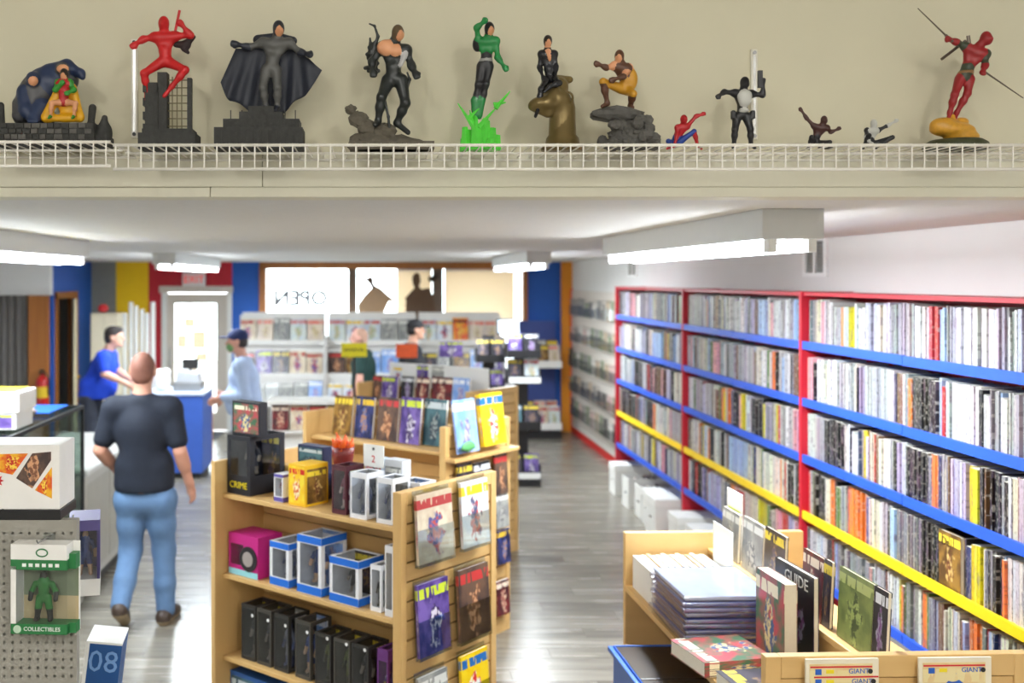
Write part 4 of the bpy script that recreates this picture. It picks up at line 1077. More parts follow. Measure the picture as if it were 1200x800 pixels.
for j, t_ in enumerate((-.06, -.04, -.02, 0.0, .02, .04)): MB().bx(t_, t_+.012, -bd-.001, -bd, bh-.066, bh-.056).build('fine_print', M_whiteink, ab)
MB().tube([(0, .0115, bh+.012), (0, -.09, bh+.012), (0, -.1, bh+.022)], .0025, 6).build('peg_hook', M_steel, ab); MB().bx(-.018, .018, -.003, -.001, bh, bh+.02).build('hang_tab', M_acr, ab)
# boxes hung on the back of the stand
Yb = 3.48
b2 = empty('toy_box', 'violet and white window box with a dark blue figure behind the pegboard', 'box', (PX(116, Yb)-.1, Yb, PZ(700, Yb)), R(14))
MB().bx(0, .1, .004, .17, 0, .055, 0).bx(0, .1, .004, .17, .215, .25, 1).bx(0, .1, .16, .17, .055, .215, 1).bx(0, .012, .004, .16, .055, .215, 0).bx(.09, .1, .004, .16, .055, .215, 1).build('carton', [M_wc, mat('violet_card', (92, 82, 140), .5)], b2)
MB().bx(0, .1, .004, .005, .055, .215).build('window', M_acet, b2)
fg = bpy.data.objects.new('figure', toy('blue')); COL.objects.link(fg); fg.parent = b2; fg.location = (.052, .06, .056); fg.scale = (.13, .1, .15)
b3 = empty('toy_box', 'dark blue box with pale number 08 behind the pegboard', 'box', (PX(93, Yb), Yb, PZ(800, Yb)-.145), R(6)); b3.rotation_euler = (0, R(7), R(6))
MB().bx(0, .105, .004, .17, 0, .275, 0).bx(0, .105, .004, .17, .275, .282, 1).bx(-.012, 0, .004, .17, 0, .282, 1).build('carton', [mat('deep_blue_card', (24, 78, 140), .4), M_wc], b3)
M_pb = mat('pale_blue_ink', (120, 160, 214), .5)
text('08', .1, M_pb, b3, (.05, .003, .215)); MB().cyl((.052, .002, .09), (.052, .004, .09), .024, n=14).build('orange_mark', mat('orange_ink', (236, 120, 40)), b3)
for j in (0, 1):
    hk = empty('peg_hook', ('steel hook carrying the violet window box', 'steel hook carrying the dark blue 08 box')[j], 'hook', (PX(98, Yb)-.05, PY+.03, (PZ(612, Yb), PZ(738, Yb))[j]))
    MB().tube([(0, 0, 0), (0, .3, 0), (0, .31, .012)], .003, 6).build('rod', M_steel, hk)

# ================================================================ GLASS SHOWCASE AND COUNTERS
gc = empty('glass_showcase', 'black framed glass showcase with grey base on the left', 'showcase', (-2.62, 5.3, 0))
gw_, gl_, gh_ = .57, 2.15, 1.37
M_blk = mat('black_frame', (30, 30, 30), .4); M_cgrey = mat('showcase_grey', (176, 174, 168), .6); M_case = clear_mat('showcase_glass', (226, 234, 230), .12, .03)
MB().bx(0, gw_, 0, gl_, 0, .42).build('base', M_cgrey, gc, bevel=.004)
for x in (0, gw_-.022):
    for y in (0, gl_-.022): MB().bx(x, x+.022, y, y+.022, .42, gh_).build('corner_post', M_blk, gc)
for x in (0, gw_-.022): MB().bx(x, x+.022, .022, gl_-.022, gh_-.022, gh_).build('top_rail', M_blk, gc)
for y in (0, gl_-.022): MB().bx(.022, gw_-.022, y, y+.022, gh_-.022, gh_).build('top_rail', M_blk, gc)
MB().bx(gw_-.013, gw_-.008, .022, gl_-.022, .42, gh_-.022).build('pane', M_case, gc); MB().bx(.008, .013, .022, gl_-.022, .42, gh_-.022).build('pane', M_case, gc)
MB().bx(.022, gw_-.022, gl_-.014, gl_-.009, .42, gh_-.022).build('pane', M_case, gc); MB().bx(.022, gw_-.022, .009, .014, .42, gh_-.022).build('pane', M_case, gc)
MB().bx(.022, gw_-.022, .022, gl_-.022, gh_-.016, gh_-.01).build('top_glass', M_case, gc); MB().bx(.022, gw_-.022, .022, gl_-.022, .88, .888).build('glass_shelf', M_case, gc)
MB().bx(.022, gw_-.022, .022, gl_-.022, .42, .43).build('deck', mat('case_carpet', (132, 126, 108), .95, var=.3, scale=60), gc)
rc_ = random.Random(9)
for j, (x, y, z, pal) in enumerate(((-2.4, 6.2, .889, 'dark'), (-2.3, 6.6, .889, 'brown'), (-2.42, 6.95, .889, 'navy'), (-2.3, 7.2, .889, 'cream'), (-2.35, 6.4, .431, 'gold'), (-2.3, 6.95, .431, 'silver'))):
    book('boxed_collectible', ('%s-coloured printed box on the ' % pal) + ('upper glass shelf' if z > .8 else 'floor') + ' inside the showcase', 'box', .16, .22, .09, (x, y, z), R(60), pal, 0, None, False)
# on the showcase
wt = empty('white_tray', 'white tray box with a yellow top standing on the showcase', 'box', (-2.56, 6.2, 1.371), 0)
MB().bx(.02, .455, 0, .3, 0, .10).build('carton', M_wc, wt, bevel=.004); MB().bx(.0, .475, -.01, .31, .10, .22).build('tray', M_wc, wt, bevel=.006); MB().bx(.02, .44, .02, .29, .2202, .226).build('yellow_top', mat('yellow_card', (240, 206, 30), .5), wt)
MB().bx(.04, .43, -.0015, -.0002, .01, .09).build('front_print', CM('violet'), wt)
bp = empty('blue_folder', 'blue folder lying on the far end of the showcase', 'folder', (-2.5, 6.95, 1.371), 0); MB().bx(0, .36, 0, .42, 0, .012).build('cover', mat('folder_blue', (30, 96, 200), .5), bp, bevel=.003)
tag(MB().rock((0, 0, .05), (.18, .14, .05), 0, 8, 16, 10).build('brown_bundle', mat('brown_fleece', (134, 118, 106), .95, var=.3, bump=.6), None, (-2.33, 6.72, 1.37), smooth=True), 'brown fleecy bundle on the showcase beside the blue folder', 'bundle')
# white service counter behind the showcase
ct = empty('service_counter', 'pale service counter running back from the showcase', 'counter', (-2.75, 7.47, 0))
MB().bx(0, .70, 0, 1.9, .08, .86).build('body', mat('counter_white', (206, 204, 198), .4), ct, bevel=.004); MB().bx(.04, .68, 0, 1.9, 0, .08).build('kick_plate', mat('kick_dark', (70, 68, 66)), ct); MB().bx(-.02, .72, 0, 1.92, .86, .9).build('top', M_white, ct, bevel=.006)
for j in range(3): MB().bx(.7, .706, .05+j*.62, .62+j*.62, .14, .8).build('front_panel', mat('counter_panel', (190, 188, 180), .35), ct, bevel=.003)
# blue cash desk by the door
cd = empty('cash_desk', 'blue cash desk with pale top beside the entrance', 'counter', (-2.6, 12.0, 0))
M_dblue = mat('desk_blue', (58, 98, 190), .45)
MB().bx(0, .64, 0, .7, .06, .94).build('body', M_dblue, cd, bevel=.005); MB().bx(.03, .61, .03, .67, 0, .06).build('kick_plate', M_blk, cd); MB().bx(-.02, .66, -.02, .72, .94, .97).build('top', mat('desk_top', (190, 204, 226), .3), cd, bevel=.005)
MB().bx(.62, .645, .701, .73, .06, 1.12).build('orange_edge', M_orange, cd)
rg = empty('cash_register', 'grey cash register on the blue desk', 'register', (-2.17, 12.3, .971))
MB().bx(-.16, .16, -.14, .2, 0, .1).build('drawer', M_steel, rg, bevel=.006); MB().prism([(-.14, .1), (.14, .1), (.12, .2), (-.12, .24)], -.1, .16).build('keyboard', mat('register_grey', (176, 178, 184), .4), rg, bevel=.006); MB().bx(-.09, .1, .06, .1, .24, .36).build('screen', M_blk, rg, bevel=.006); MB().bx(-.01, .02, .07, .09, .2, .25).build('screen_post', M_blk, rg)
bg_ = skin('plastic_bag', [ell((0,0,.1), (.1, .08, .11)), ell((.05,.0,.2), (.05, .04, .05)), ell((-.04,.02,.18), (.06,.05,.06))], .012, .03, M_wc, None, 1, (-2.46, 12.2, .985))
tag(bg_, 'crumpled white bag on the blue desk behind the walking man', 'bag')
# back cabinet with rolls of paper
cb = empty('tall_cabinet', 'cream cabinet against the yellow wall panel', 'cabinet', (-3.85, 14.3, 0))
MB().bx(0, .36, 0, .45, .05, 1.8).build('body', mat('cabinet_cream', (222, 212, 184), .5), cb, bevel=.006)
for j in (0, 1): MB().bx(.01+j*.175, .18+j*.175, -.018, 0, .1, 1.76).build('door', mat('cabinet_cream_door', (228, 218, 192), .5), cb, bevel=.004)
MB().bx(.02, .34, .03, .42, 0, .05).build('plinth', M_blk, cb)
for j in range(6):
    rr = empty('paper_roll', 'white poster roll standing upright beside the cream cabinet', 'roll', (-3.42+.075*j, 14.45+.03*(j % 2), 0), group='poster rolls beside the cabinet')
    MB().lathe([(.032, 0), (.032, 1.80+.05*((j*7) % 4)), (.024, 1.80+.05*((j*7) % 4)), (.022, 1.7)], n=14).build('sheet', M_paper, rr, smooth=False)
tag(skin('red_cap', [ell((0,0,.05), (.07,.08,.06)), ell((0,-.09,.02), (.05,.06,.012))], .01, .02, M_redink, None, 1, (-3.72, 14.45, 1.815)), 'red cap lying on the cream cabinet', 'cap')
# fire extinguisher on the timber post
fe = empty('fire_extinguisher', 'red fire extinguisher with a yellow label on the brown post', 'extinguisher', (PX(49, 13.6), 13.62, .62))
MB().lathe([(.04, 0), (.075, .012), (.078, .05), (.078, .32), (.06, .37), (.025, .40), (.025, .43)], n=20).build('cylinder', mat('extinguisher_red', (190, 26, 26), .3), fe, smooth=True)
MB().lathe([(.0785, .12), (.0787, .13), (.0787, .25), (.0785, .26)], n=20).build('label_band', mat('label_yellow', (226, 190, 40), .5), fe); MB().bx(-.02, .02, -.09, .03, .43, .45).bx(-.02, .02, -.09, .02, .465, .48).build('lever', M_blk, fe); MB().tube([(0, -.03, .43), (.06, -.05, .44), (.1, -.05, .35), (.095, -.04, .15)], .011, 8).build('hose', M_blk, fe)

# ================================================================ RACKS BY THE WINDOW
rm = random.Random(21)
RS_ = ['rack by the pale blue customer', 'rack under the house standee', 'rack under the cream blind']
RACKLAB = ['white tiered magazine rack beside the blue shirted customer', 'white tiered magazine rack under the house-shaped window standee', 'white tiered magazine rack under the cream blinds']
M_rack = mat('white_rack_metal', (236, 234, 230), .45, var=.03)
x_edges = [wx(278)*15.05/YF, wx(382)*15.05/YF, wx(490)*15.05/YF, wx(590)*15.05/YF]
TIER = [(1.37, 15.05), (.92, 14.85), (.55, 14.65)]
PALN = {'pale': 'tan', 'pastel': 'pale green', 'cream': 'cream', 'white': 'white', 'gold': 'golden', 'silver': 'grey', 'dark': 'dark', 'brown': 'brown', 'violet': 'violet', 'red': 'red', 'teal': 'teal', 'navy': 'navy', 'flame': 'orange', 'sky': 'pale blue', 'yellow': 'yellow', 'multi': 'many-coloured', 'green': 'green', 'black': 'black'}
for i in range(3):
    x0, x1 = x_edges[i]+.004, x_edges[i+1]-.004
    rk = empty('magazine_rack', RACKLAB[i], 'rack', (x0, 0, 0)); Wd = x1-x0
    MB().bx(0, .02, 14.7, 15.5, 0, 1.45).build('side_panel', M_rack, rk); MB().bx(Wd-.02, Wd, 14.7, 15.5, 0, 1.45).build('side_panel', M_rack, rk)
    MB().bx(.02, Wd-.02, 15.47, 15.49, 0, 1.78).build('back', M_rack, rk); MB().bx(.02, Wd-.02, 14.72, 15.47, 0, .1).build('base', M_rack, rk)
    for z, yy in TIER:
        s_ = MB().bx(.02, Wd-.02, yy-.06, 15.47, z-.012, z).build('shelf', M_rack, rk)
        MB().bx(0, Wd, yy-.075, yy-.06, z-.05, z+.03).build('price_lip', M_rack, s_)
        MB().bx(.02, Wd-.02, yy+.14, yy+.148, z+.02, z+.38).build('back_rest', M_rack, s_, bevel=0)
    for tI, (z, yy) in enumerate(TIER):
        n = (5, 5, 6)[tI]; sw_ = (Wd-.06)/n
        for j in range(n):
            pal = rm.choice((('pale', 'pastel', 'cream', 'white', 'pale', 'gold', 'flame', 'silver', 'pastel'), ('pale', 'brown', 'silver', 'violet', 'white', 'cream', 'dark', 'gold', 'sky'), ('silver', 'pastel', 'white', 'silver', 'sky'))[tI])
            h = .31+.05*rm.random()+(0 if tI < 2 else -.06)
            book('magazine', '%s magazine on the %s tier of the %s' % (PALN[pal], ('top', 'second', 'third')[tI], RS_[i]), 'magazine', sw_*.94, h, .012, (x0+.03+(j+.5)*sw_, yy+.01, z+.001), R(rm.uniform(-3, 3)), pal, .30, '%s magazines, tier %d, %s' % (PALN[pal], tI+1, RACKLAB[i]))
# window standees: house-shaped and man-shaped board cut-outs, a toy helicopter arm
M_board = mat('brown_board', (176, 146, 116), .8); M_dkboard = mat('dark_board', (96, 72, 54), .8)
Ys = YF-.16
def outline(name, lab, pts, m, t=.03, y=Ys, base=True):
    zz = min(PZ(p[1], y) for p in pts); xx = sum(PX(p[0], y) for p in pts)/len(pts)
    o = empty(name, lab, 'standee', (xx, y, zs+.03))
    MB().prism([(PX(a, y)-xx, PZ(b, y)-zs-.03) for a, b in pts], -t/2, t/2).build('board', m, o)
    MB().bx(-.12, .12, -.07, .07, -.0, .02).build('foot', m, o); MB().bx(-.02, .02, t/2, t/2+.02, .02, zz-zs+.2).build('strut', m, o)
    return o
hs = outline('house_standee', 'brown house-shaped standee in the shop window', [(420, 434), (420, 366), (419, 357), (426, 347), (434, 339), (439, 334), (447, 338), (454, 345), (462, 351), (461, 354), (456, 353), (450, 366), (450, 434)], M_board)
MB().tube([(PX(419, Ys)-hs.location.x, 0, PZ(322, Ys)-zs-.03), (PX(431, Ys)-hs.location.x, 0, PZ(328, Ys)-zs-.03)], .02, 8).rock((PX(434, Ys)-hs.location.x, 0, PZ(328, Ys)-zs-.03), (.05, .04, .055), 0, 5).cyl((PX(434, Ys)-hs.location.x, 0, PZ(328, Ys)-zs-.03), (PX(438, Ys)-hs.location.x, 0, PZ(338, Ys)-zs-.03), .03, n=8).build('finial', M_dkboard, hs)
outline('person_standee', 'dark board cut-out of a standing man in the shop window', [(475, 434), (475, 363), (476, 351), (474, 350), (481, 342), (486, 337), (484, 333), (483, 326), (485, 321), (489, 319), (492, 322), (493, 330), (491, 335), (494, 339), (502, 337), (505, 340), (508, 350), (510, 363), (510, 434)], M_dkboard)
sl_ = empty('spot_lamp', 'small dark spot lamp clamped to the window mullion', 'lamp', (wx(508), YF-.05, PZ(328, YF)))
MB().cyl((-.06, -.06, 0), (.03, -.02, .05), .045, .03, 12).build('shade', M_blk, sl_); MB().tube([(.03, -.02, .05), (.05, .02, .1)], .012, 6).build('arm', M_blk, sl_)

# black wire tower racks and white rack on the right
M_brack = mat('black_rack_metal', (28, 28, 30), .45)
def tower(x0, x1, y0, lab, tiers, pals, top=1.6, strip=True):
    Wd = x1-x0; t = empty('tower_rack', lab, 'rack', (x0, y0, 0))
    MB().bx(0, Wd, 0, .45, 0, .07).build('base', M_brack, t, bevel=.005); MB().bx(Wd*.3, Wd*.7, .2, .27, .07, top).build('column', M_brack, t)
    for k, z in enumerate(tiers):
        b = MB().bx(0, Wd, 0, .22, z, z+.015).bx(0, .012, 0, .22, z+.015, z+.16).bx(Wd-.012, Wd, 0, .22, z+.015, z+.16).build('pocket', M_brack, t)
        MB().bx(0, Wd, -.012, 0, z, z+.09).build('pocket_front', M_brack, t)
        if strip and k in (0, 2): MB().bx(.02, Wd-.005, -.015, -.0122, z+.01, z+.075).build('label_strip', M_paper, b)
        n = max(1, round(Wd/.19))
        for j in range(n):
            pal = pals[(k*3+j) % len(pals)]
            book('magazine', '%s magazine in the %s pocket of the %s' % (PALN[pal], ('lowest', 'middle', 'upper', 'topmost')[k], 'tower rack with label strips' if strip else 'tower rack without strips'), 'magazine', Wd/n*.83, .25, .03, (x0+(j+.5)*Wd/n, y0+.06, z+.016), 0, pal, .2, '%s magazines, tier %d, %s' % (PALN[pal], k+1, lab))
    return t
tower(PX(594, 11.5), PX(634, 11.5), 11.5, 'black tower rack with white label strips beside the aisle', (.08, .62, 1.12, 1.4), ('dark', 'violet', 'black', 'teal', 'dark', 'red', 'dark', 'pastel'), 1.65)
tower(PX(558, 12.2), PX(592, 12.2), 12.2, 'black tower rack without label strips behind the third gondola', (.1, .5, .95, 1.3), ('black', 'dark', 'dark', 'silver', 'sky', 'flame', 'brown', 'violet'), 1.6, False)
fs_ = empty('framed_card', 'white card in a black frame on top of the black tower rack', 'sign', (PX(596, 11.7), 11.72, 1.651)); MB().bx(-.13, .13, -.012, .012, 0, .17).build('frame', M_blk, fs_); MB().bx(-.115, .115, -.0135, -.0122, .015, .155).build('card', mat('pale_blue_card', (206, 222, 236)), fs_); MB().bx(-.02, .02, -.01, .1, -.0, .01).build('stay', M_blk, fs_)
x0, x1 = PX(616, 15.0), PX(659, 15.0)
wr = empty('corner_rack', 'white two-tier corner rack with a black base next to the orange column', 'rack', (x0, 15.0, 0)); Wd = x1-x0
MB().bx(0, Wd, .02, .6, 0, .1).build('base', M_brack, wr); MB().bx(0, Wd, .58, .6, .1, 1.65).build('back', mat('rack_back_blue', (60, 80, 150)), wr)
for z in (.12, 1.0):
    s_ = MB().bx(0, Wd, .05, .58, z, z+.02).build('shelf', M_rack, wr); MB().bx(0, Wd, .03, .05, z-.0, z+.1).build('price_lip', M_rack, s_)
for k, (z, n) in enumerate(((.141, 3), (.141, 3), (1.021, 3), (1.021, 3))):
    for j in range(n):
        pal = ('pale', 'brown', 'silver', 'cream', 'dark', 'gold', 'pastel', 'red')[(k*5+j*3) % 8]
        book('magazine', '%s magazine in the %s row of the %s tier of the white corner rack' % (PALN[pal], ('front', 'rear')[k % 2], ('lower', 'upper')[k // 2]), 'magazine', Wd/n*.9, .30, .03, (x0+(j+.5)*Wd/n, 15.12+.2*(k % 2), z+.06*(k % 2)), 0, pal, .25, '%s magazines, corner rack %d' % (PALN[pal], k))
# white literature stand between the first gondola and the customer
ls = empty('literature_stand', 'white stand with two rows of magazines behind the toy gondola', 'rack', (PX(316, 8.6), 8.6, 0))
MB().bx(0, .62, .1, .3, 0, 1.24).build('body', M_rack, ls, bevel=.004)
for z in (.86, 1.02): MB().bx(0, .62, 0, .1, z-.02, z).build('ledge', M_rack, ls)
MB().bx(-.02, .64, -.02, .32, 1.24, 1.27).build('top', M_rack, ls, bevel=.004)
for j, pal in enumerate(('red', 'cream', 'brown', 'gold')):
    book('magazine', '%s magazine on the white literature stand' % PALN[pal], 'magazine', .135, .20, .012, (PX(316, 8.6)+.08+j*.152, 8.665, 1.021), 0, pal, .12)
# counter-top signs seen between the rows
def card(lab, x0, x1, y0, y1, Y, m, legs=True):
    w = PX(x1, Y)-PX(x0, Y); zb, zt2 = PZ(y1, Y), PZ(y0, Y)
    o = empty('sign_stand', lab, 'sign', (PX((x0+x1)/2, Y), Y, 0))
    MB().bx(-w/2, w/2, -.006, .006, zb, zt2).build('board', m, o); MB().cyl((0, .01, .02), (0, .01, zb+.02), .012, n=8).lathe([(.14, 0), (.14, .015), (.02, .025)], n=18).build('stand', M_blk, o)
    return o
c_ = card('yellow sign with dark writing on a floor stand', 400, 430, 402, 418, 10.6, mat('sign_yellow', (228, 216, 24), .5))
text('~HORROR~', .045, M_blackink, c_, (0, -.007, PZ(410, 10.6)))
card('orange sign board on a floor stand in front of the black capped customer', 464, 489, 403, 419, 10.8, mat('sign_orange', (216, 84, 34), .5, var=.25, scale=20))
card('violet and green printed board on a floor stand', 515, 542, 400, 418, 10.8, CM('violet'))

# ================================================================ WIRE SHELF WITH STATUETTES
M_wire = mat('white_coated_wire', (236, 232, 222), .35, var=.02)
ZD = 2.645
def wire_shelf(x0, x1, zd, lab):
    s = empty('wire_shelf', lab, 'shelf', (x0, 3.1, zd)); L = x1-x0
    MB().cyl((0, 0, 0), (L, 0, 0), .0048, n=8).build('front_rail', M_wire, s, smooth=True)
    MB().cyl((0, 0, -.07), (L, 0, -.07), .0048, n=8).build('lower_rail', M_wire, s, smooth=True)
    for y in (.15, .335): MB().cyl((0, y, -.006), (L, y, -.006), .004, n=8).build('rail', M_wire, s, smooth=True)
    n = int(L/.037); w0 = None
    for i in range(n+1):
        x = .008+i*.037
        if w0 is None: w0 = MB().tube([(0, -.002, -.07), (0, -.002, 0), (0, .0, .0035), (0, .338, .0035)], .0024, 5).build('wire', M_wire, s, (x, 0, 0))
        else:
            c = w0.copy(); COL.objects.link(c); c.location = (x, 0, 0)
    return s
XJ = PX(131, 3.1)
wsA = wire_shelf(-1.5, XJ-.004, ZD+.009, 'short white wire shelf section under the hunched blue statuette')
wsB = wire_shelf(XJ+.004, 2.3, ZD, 'long white wire shelf section carrying most of the statuettes')
M_clip = clear_mat('bracket_plastic', (246, 246, 246), .3, .2)
for x, y0, y1 in ((158, 46, 162), (883, 58, 164)):
    b = empty('wall_bracket', 'clear plastic bracket strip screwed to the beige wall %s' % ('beside the red statuette' if x < 300 else 'behind the black and white statuette'), 'bracket', (PX(x, YH), YH-.001, 0))
    z0, z1 = PZ(y1, YH), PZ(y0, YH)
    MB().bx(-.011, .011, -.008, 0, z0, z1).build('strip', mat('bracket_white', (226, 222, 208), .4), b, bevel=.003)
    MB().bx(-.004, .004, -.0095, -.0082, z0+.02, z1-.02).build('groove', M_clip, b)
    for z in (z0+.012, z1-.012): MB().cyl((0, -.012, z), (0, -.008, z), .006, n=10).build('screw', M_blk if x < 300 else M_steel, b)

YS = 3.28; SS = YS/FPX; BASEY = 328-(ZD+.006-CAMZ)*FPX/YS     # px row where the deck shows at the statuettes' depth
def J(xc, x, y, d=0.0): return (x-xc, d, BASEY-y)
def statue(xc, lab, zoff=0.0):
    return empty('statuette', lab, 'figurine', (PX(xc, YS), YS, ZD+.0062+zoff))
def hand(pr, w, e, r, m, open_=True):
    """palm plus fingers continuing from elbow e to wrist w"""
    w = np.array(w, float); e = np.array(e, float); d = w-e; d /= np.linalg.norm(d)+1e-9
    side = np.cross(d, (0, 1, .01)); side /= np.linalg.norm(side)+1e-9
    p = w+d*r*1.0
    pr.append(cap(w, p, r*.8, r*.85, m))
    for k in (-1.2, -.4, .4, 1.2):
        a = p+side*r*.5*k; b = a+d*r*(1.25 if open_ else .5)+side*k*r*.3
        if not open_: b = a+d*r*.4+np.array((0, -r*.5, 0))
        pr.append(cap(a, b, r*.34, r*.28, m))
    pr.append(cap(w+d*r*.3, w+d*r*.9+side*r*1.5, r*.36, r*.28, m))
def fig(j, U, mt, arm=1.0, leg=1.0, bulk=1.0, openL=True, openR=True, female=False):
    """body from joints (px units). U: head radius. mt: material index by region"""
    pr = []; g = lambda k: mt.get(k, mt['body'])
    H = np.array(j['head'], float)
    pr.append(ell(H, (U*.82, U*.9, U*1.08), g('head')))
    pr.append(ell(H+np.array((j.get('face', 0)*U*.35, -U*.32, -U*.45)), (U*.55, U*.6, U*.62), g('face')))
    pr.append(cap(H+np.array((j.get('face', 0)*U*.5, -U*.85, -U*.12)), H+np.array((j.get('face', 0)*U*.55, -U*1.0, -U*.3)), U*.14, U*.2, g('face')))
    pr.append(cap(j['neck'], H, U*.5, U*.5, g('neck')))
    ch, wa, hp = (np.array(j[k], float) for k in ('chest', 'waist', 'hip'))
    sl, sr = np.array(j['sl'], float), np.array(j['sr'], float)
    b = bulk
    pr.append(cap(sl, sr, U*.62*b, U*.62*b, g('chest'))); pr.append(cap(j['neck'], ch, U*.6*b, U*.9*b, g('chest')))
    pr.append(cap(sl*.75+ch*.25, wa, U*.7*b, U*.66*b, g('chest'))); pr.append(cap(sr*.75+ch*.25, wa, U*.7*b, U*.66*b, g('chest')))
    fw = np.array((0, -U*.45*b, 0))
    pr.append(ell((sl+ch)/2+fw, (U*.75*b, U*.5*b, U*.55*b), g('chest'))); pr.append(ell((sr+ch)/2+fw, (U*.75*b, U*.5*b, U*.55*b), g('chest')))
    pr.append(cap(wa, hp, U*.85*b, U*.92*b, g('waist')))
    if 'belt' in mt:
        c_ = wa*.45+hp*.55; pr.append(ell(c_, (U*1.12*b, U*1.08*b, U*.24), mt['belt']))
    for s, o_ in (('l', openL), ('r', openR)):
        S_, E_, W_ = (np.array(j[k+s], float) for k in ('s', 'e', 'w'))
        pr.append(ell(S_, (U*.66*b, U*.62*b, U*.66*b), g('arm')))
        pr += [cap(S_, E_, U*.52*arm, U*.40*arm, g('arm')), cap(E_*.75+W_*.25, E_, U*.44*arm, U*.38*arm, g('fore')), cap(E_, W_, U*.42*arm, U*.28*arm, g('fore'))]
        hand(pr, W_, E_, U*.34*arm, g('hand'), o_)
        P_, K_, A_, T_ = (np.array(j[k+s], float) for k in ('p', 'k', 'a', 't'))
        pr += [cap(P_, K_, U*.82*leg, U*.52*leg, g('thigh')), cap(K_, K_*.6+A_*.4, U*.5*leg, U*.5*leg, g('shin')), cap(K_*.6+A_*.4, A_, U*.5*leg, U*.32*leg, g('shin')), cap(A_, T_, U*.36*leg, U*.3*leg, g('foot'))]
    return pr
def joints(xc, **k):
    d = {}
    for n, v in k.items():
        if n == 'face': d[n] = v
        else: d[n] = J(xc, *v)
    return d
def paint(n, c, rough=.4, **k): return mat('statue_'+n, c, rough, **k)
P_skin = paint('skin', (222, 158, 116)); P_hair = paint('dark_hair', (46, 38, 34)); P_stone = paint('grey_stone', (92, 90, 86), .85, var=.35, scale=50, bump=.4)
P_dstone = paint('dark_stone', (58, 58, 56), .8, var=.35, scale=60, bump=.4)
VX = 1.05

# 1 hunched blue-grey figure sheltering a small one on a brick parapet
xc = 62; s = statue(xc, 'hunched blue-grey statuette sheltering a small red and yellow figure on a brick base', .009)
pr = [ell(J(xc, 40, 118, 4), (21, 17, 28), 0), ell(J(xc, 55, 100, 6), (26, 16, 20), 1), ell(J(xc, 72, 96, 8), (18, 13, 16), 0), cap(J(xc, 58, 86, 4), J(xc, 78, 80, 2), 9, 7, 1), cap(J(xc, 78, 80, 2), J(xc, 95, 90, -2), 7, 5, 1), cap(J(xc, 95, 90, -2), J(xc, 98, 95, -4), 4.5, 3, 1),
      ell(J(xc, 42, 98, -10), (8, 8, 9), 1), ell(J(xc, 44, 101, -16), (4.5, 3.5, 4.5), 2), ell(J(xc, 75, 86, -4), (8, 7, 7), 0), ell(J(xc, 76, 86, -9), (5.5, 4, 4), 2),
      cap(J(xc, 28, 128, -2), J(xc, 26, 140, -8), 13, 9, 0), cap(J(xc, 30, 112, -6), J(xc, 34, 135, -14), 8, 6, 1), cap(J(xc, 34, 135, -14), J(xc, 42, 146, -14), 6, 4, 1), cap(J(xc, 50, 130, -4), J(xc, 46, 143, -12), 11, 8, 1), cap(J(xc, 22, 143, 0), J(xc, 58, 145, 0), 6, 6, 0)]
for q in range(4): pr.append(cap(J(xc, 40+q*3, 146, -16), J(xc, 40+q*3.6, 149, -21), 1.7, 1.3, 1))
skin('large_figure', pr, VX, 5, [paint('slate', (66, 66, 70)), paint('night_blue', (38, 52, 84)), P_skin], s, SS)
j = joints(xc, head=(80, 93, -16), neck=(80, 100, -15), chest=(79, 107, -15), waist=(79, 118, -15), hip=(79, 125, -14), sl=(73, 103, -15), sr=(86, 103, -15), el=(70, 112, -18), er=(92, 112, -18), wl=(78, 106, -22), wr=(87, 116, -24), pl=(76, 126, -15), pr=(83, 126, -15), kl=(68, 128, -24), kr=(95, 128, -22), al=(66, 143, -22), ar=(92, 143, -20), tl=(65, 146, -27), tr=(92, 146, -26), face=0)
skin('small_figure', fig(j, 6, {'body': 0, 'head': 1, 'face': 2, 'neck': 2, 'fore': 3, 'hand': 3, 'arm': 3, 'thigh': 2, 'shin': 2, 'foot': 3, 'waist': 0}, leg=.8), VX, 2.5, [paint('red', (180, 26, 34)), P_hair, P_skin, paint('leaf_green', (50, 140, 50))], s, SS)
cp = [ell(J(xc, 81, 122, -8), (11, 4, 22), 0), cap(J(xc, 72, 108, -9), J(xc, 58, 143, -13), 4, 6, 0), cap(J(xc, 88, 108, -9), J(xc, 98, 142, -12), 4, 4, 0), cap(J(xc, 60, 144, -12), J(xc, 96, 144, -11), 4, 4, 0)]
skin('cape', cp, VX, 6, paint('mustard', (226, 168, 28)), s, SS)
bs = MB(); bs.bx(-66*SS, 54*SS, -24*SS, 26*SS, 0, (BASEY-151)*SS)
rr_ = random.Random(4)
for row in range(4):
    x = -66-rr_.random()*5
    while x < 52:
        w = 7+rr_.random()*4; z = row*(BASEY-151)/4
        bs.bx(x*SS, (x+w-1)*SS, (-25.2-rr_.random())*SS, -23*SS, (z+.5)*SS, (z+(BASEY-151)/4-.6)*SS, rr_.choice((0, 1)))
        x += w
bs.build('brick_base', [P_dstone, P_stone], s)
skin('gargoyle_ornament', [ell(J(xc, 124, 160, -6), (9, 10, 13)), cap(J(xc, 108, 155, -4), J(xc, 122, 165, -4), 8, 9), cap(J(xc, 124, 150, -8), J(xc, 125, 143, -9), 5, 3.5), cap(J(xc, 107, 150, -2), J(xc, 109, 130, -2), 4, 4.5), rbox(J(xc, 118, 170, 0), (12, 16, 6.5), 2)], VX, 3, P_dstone, s, SS)
skin('stone_finial', [cap(J(xc, 1, 152, 0), J(xc, 1, 127, 0), 5, 4)], VX, 3, P_dstone, s, SS)

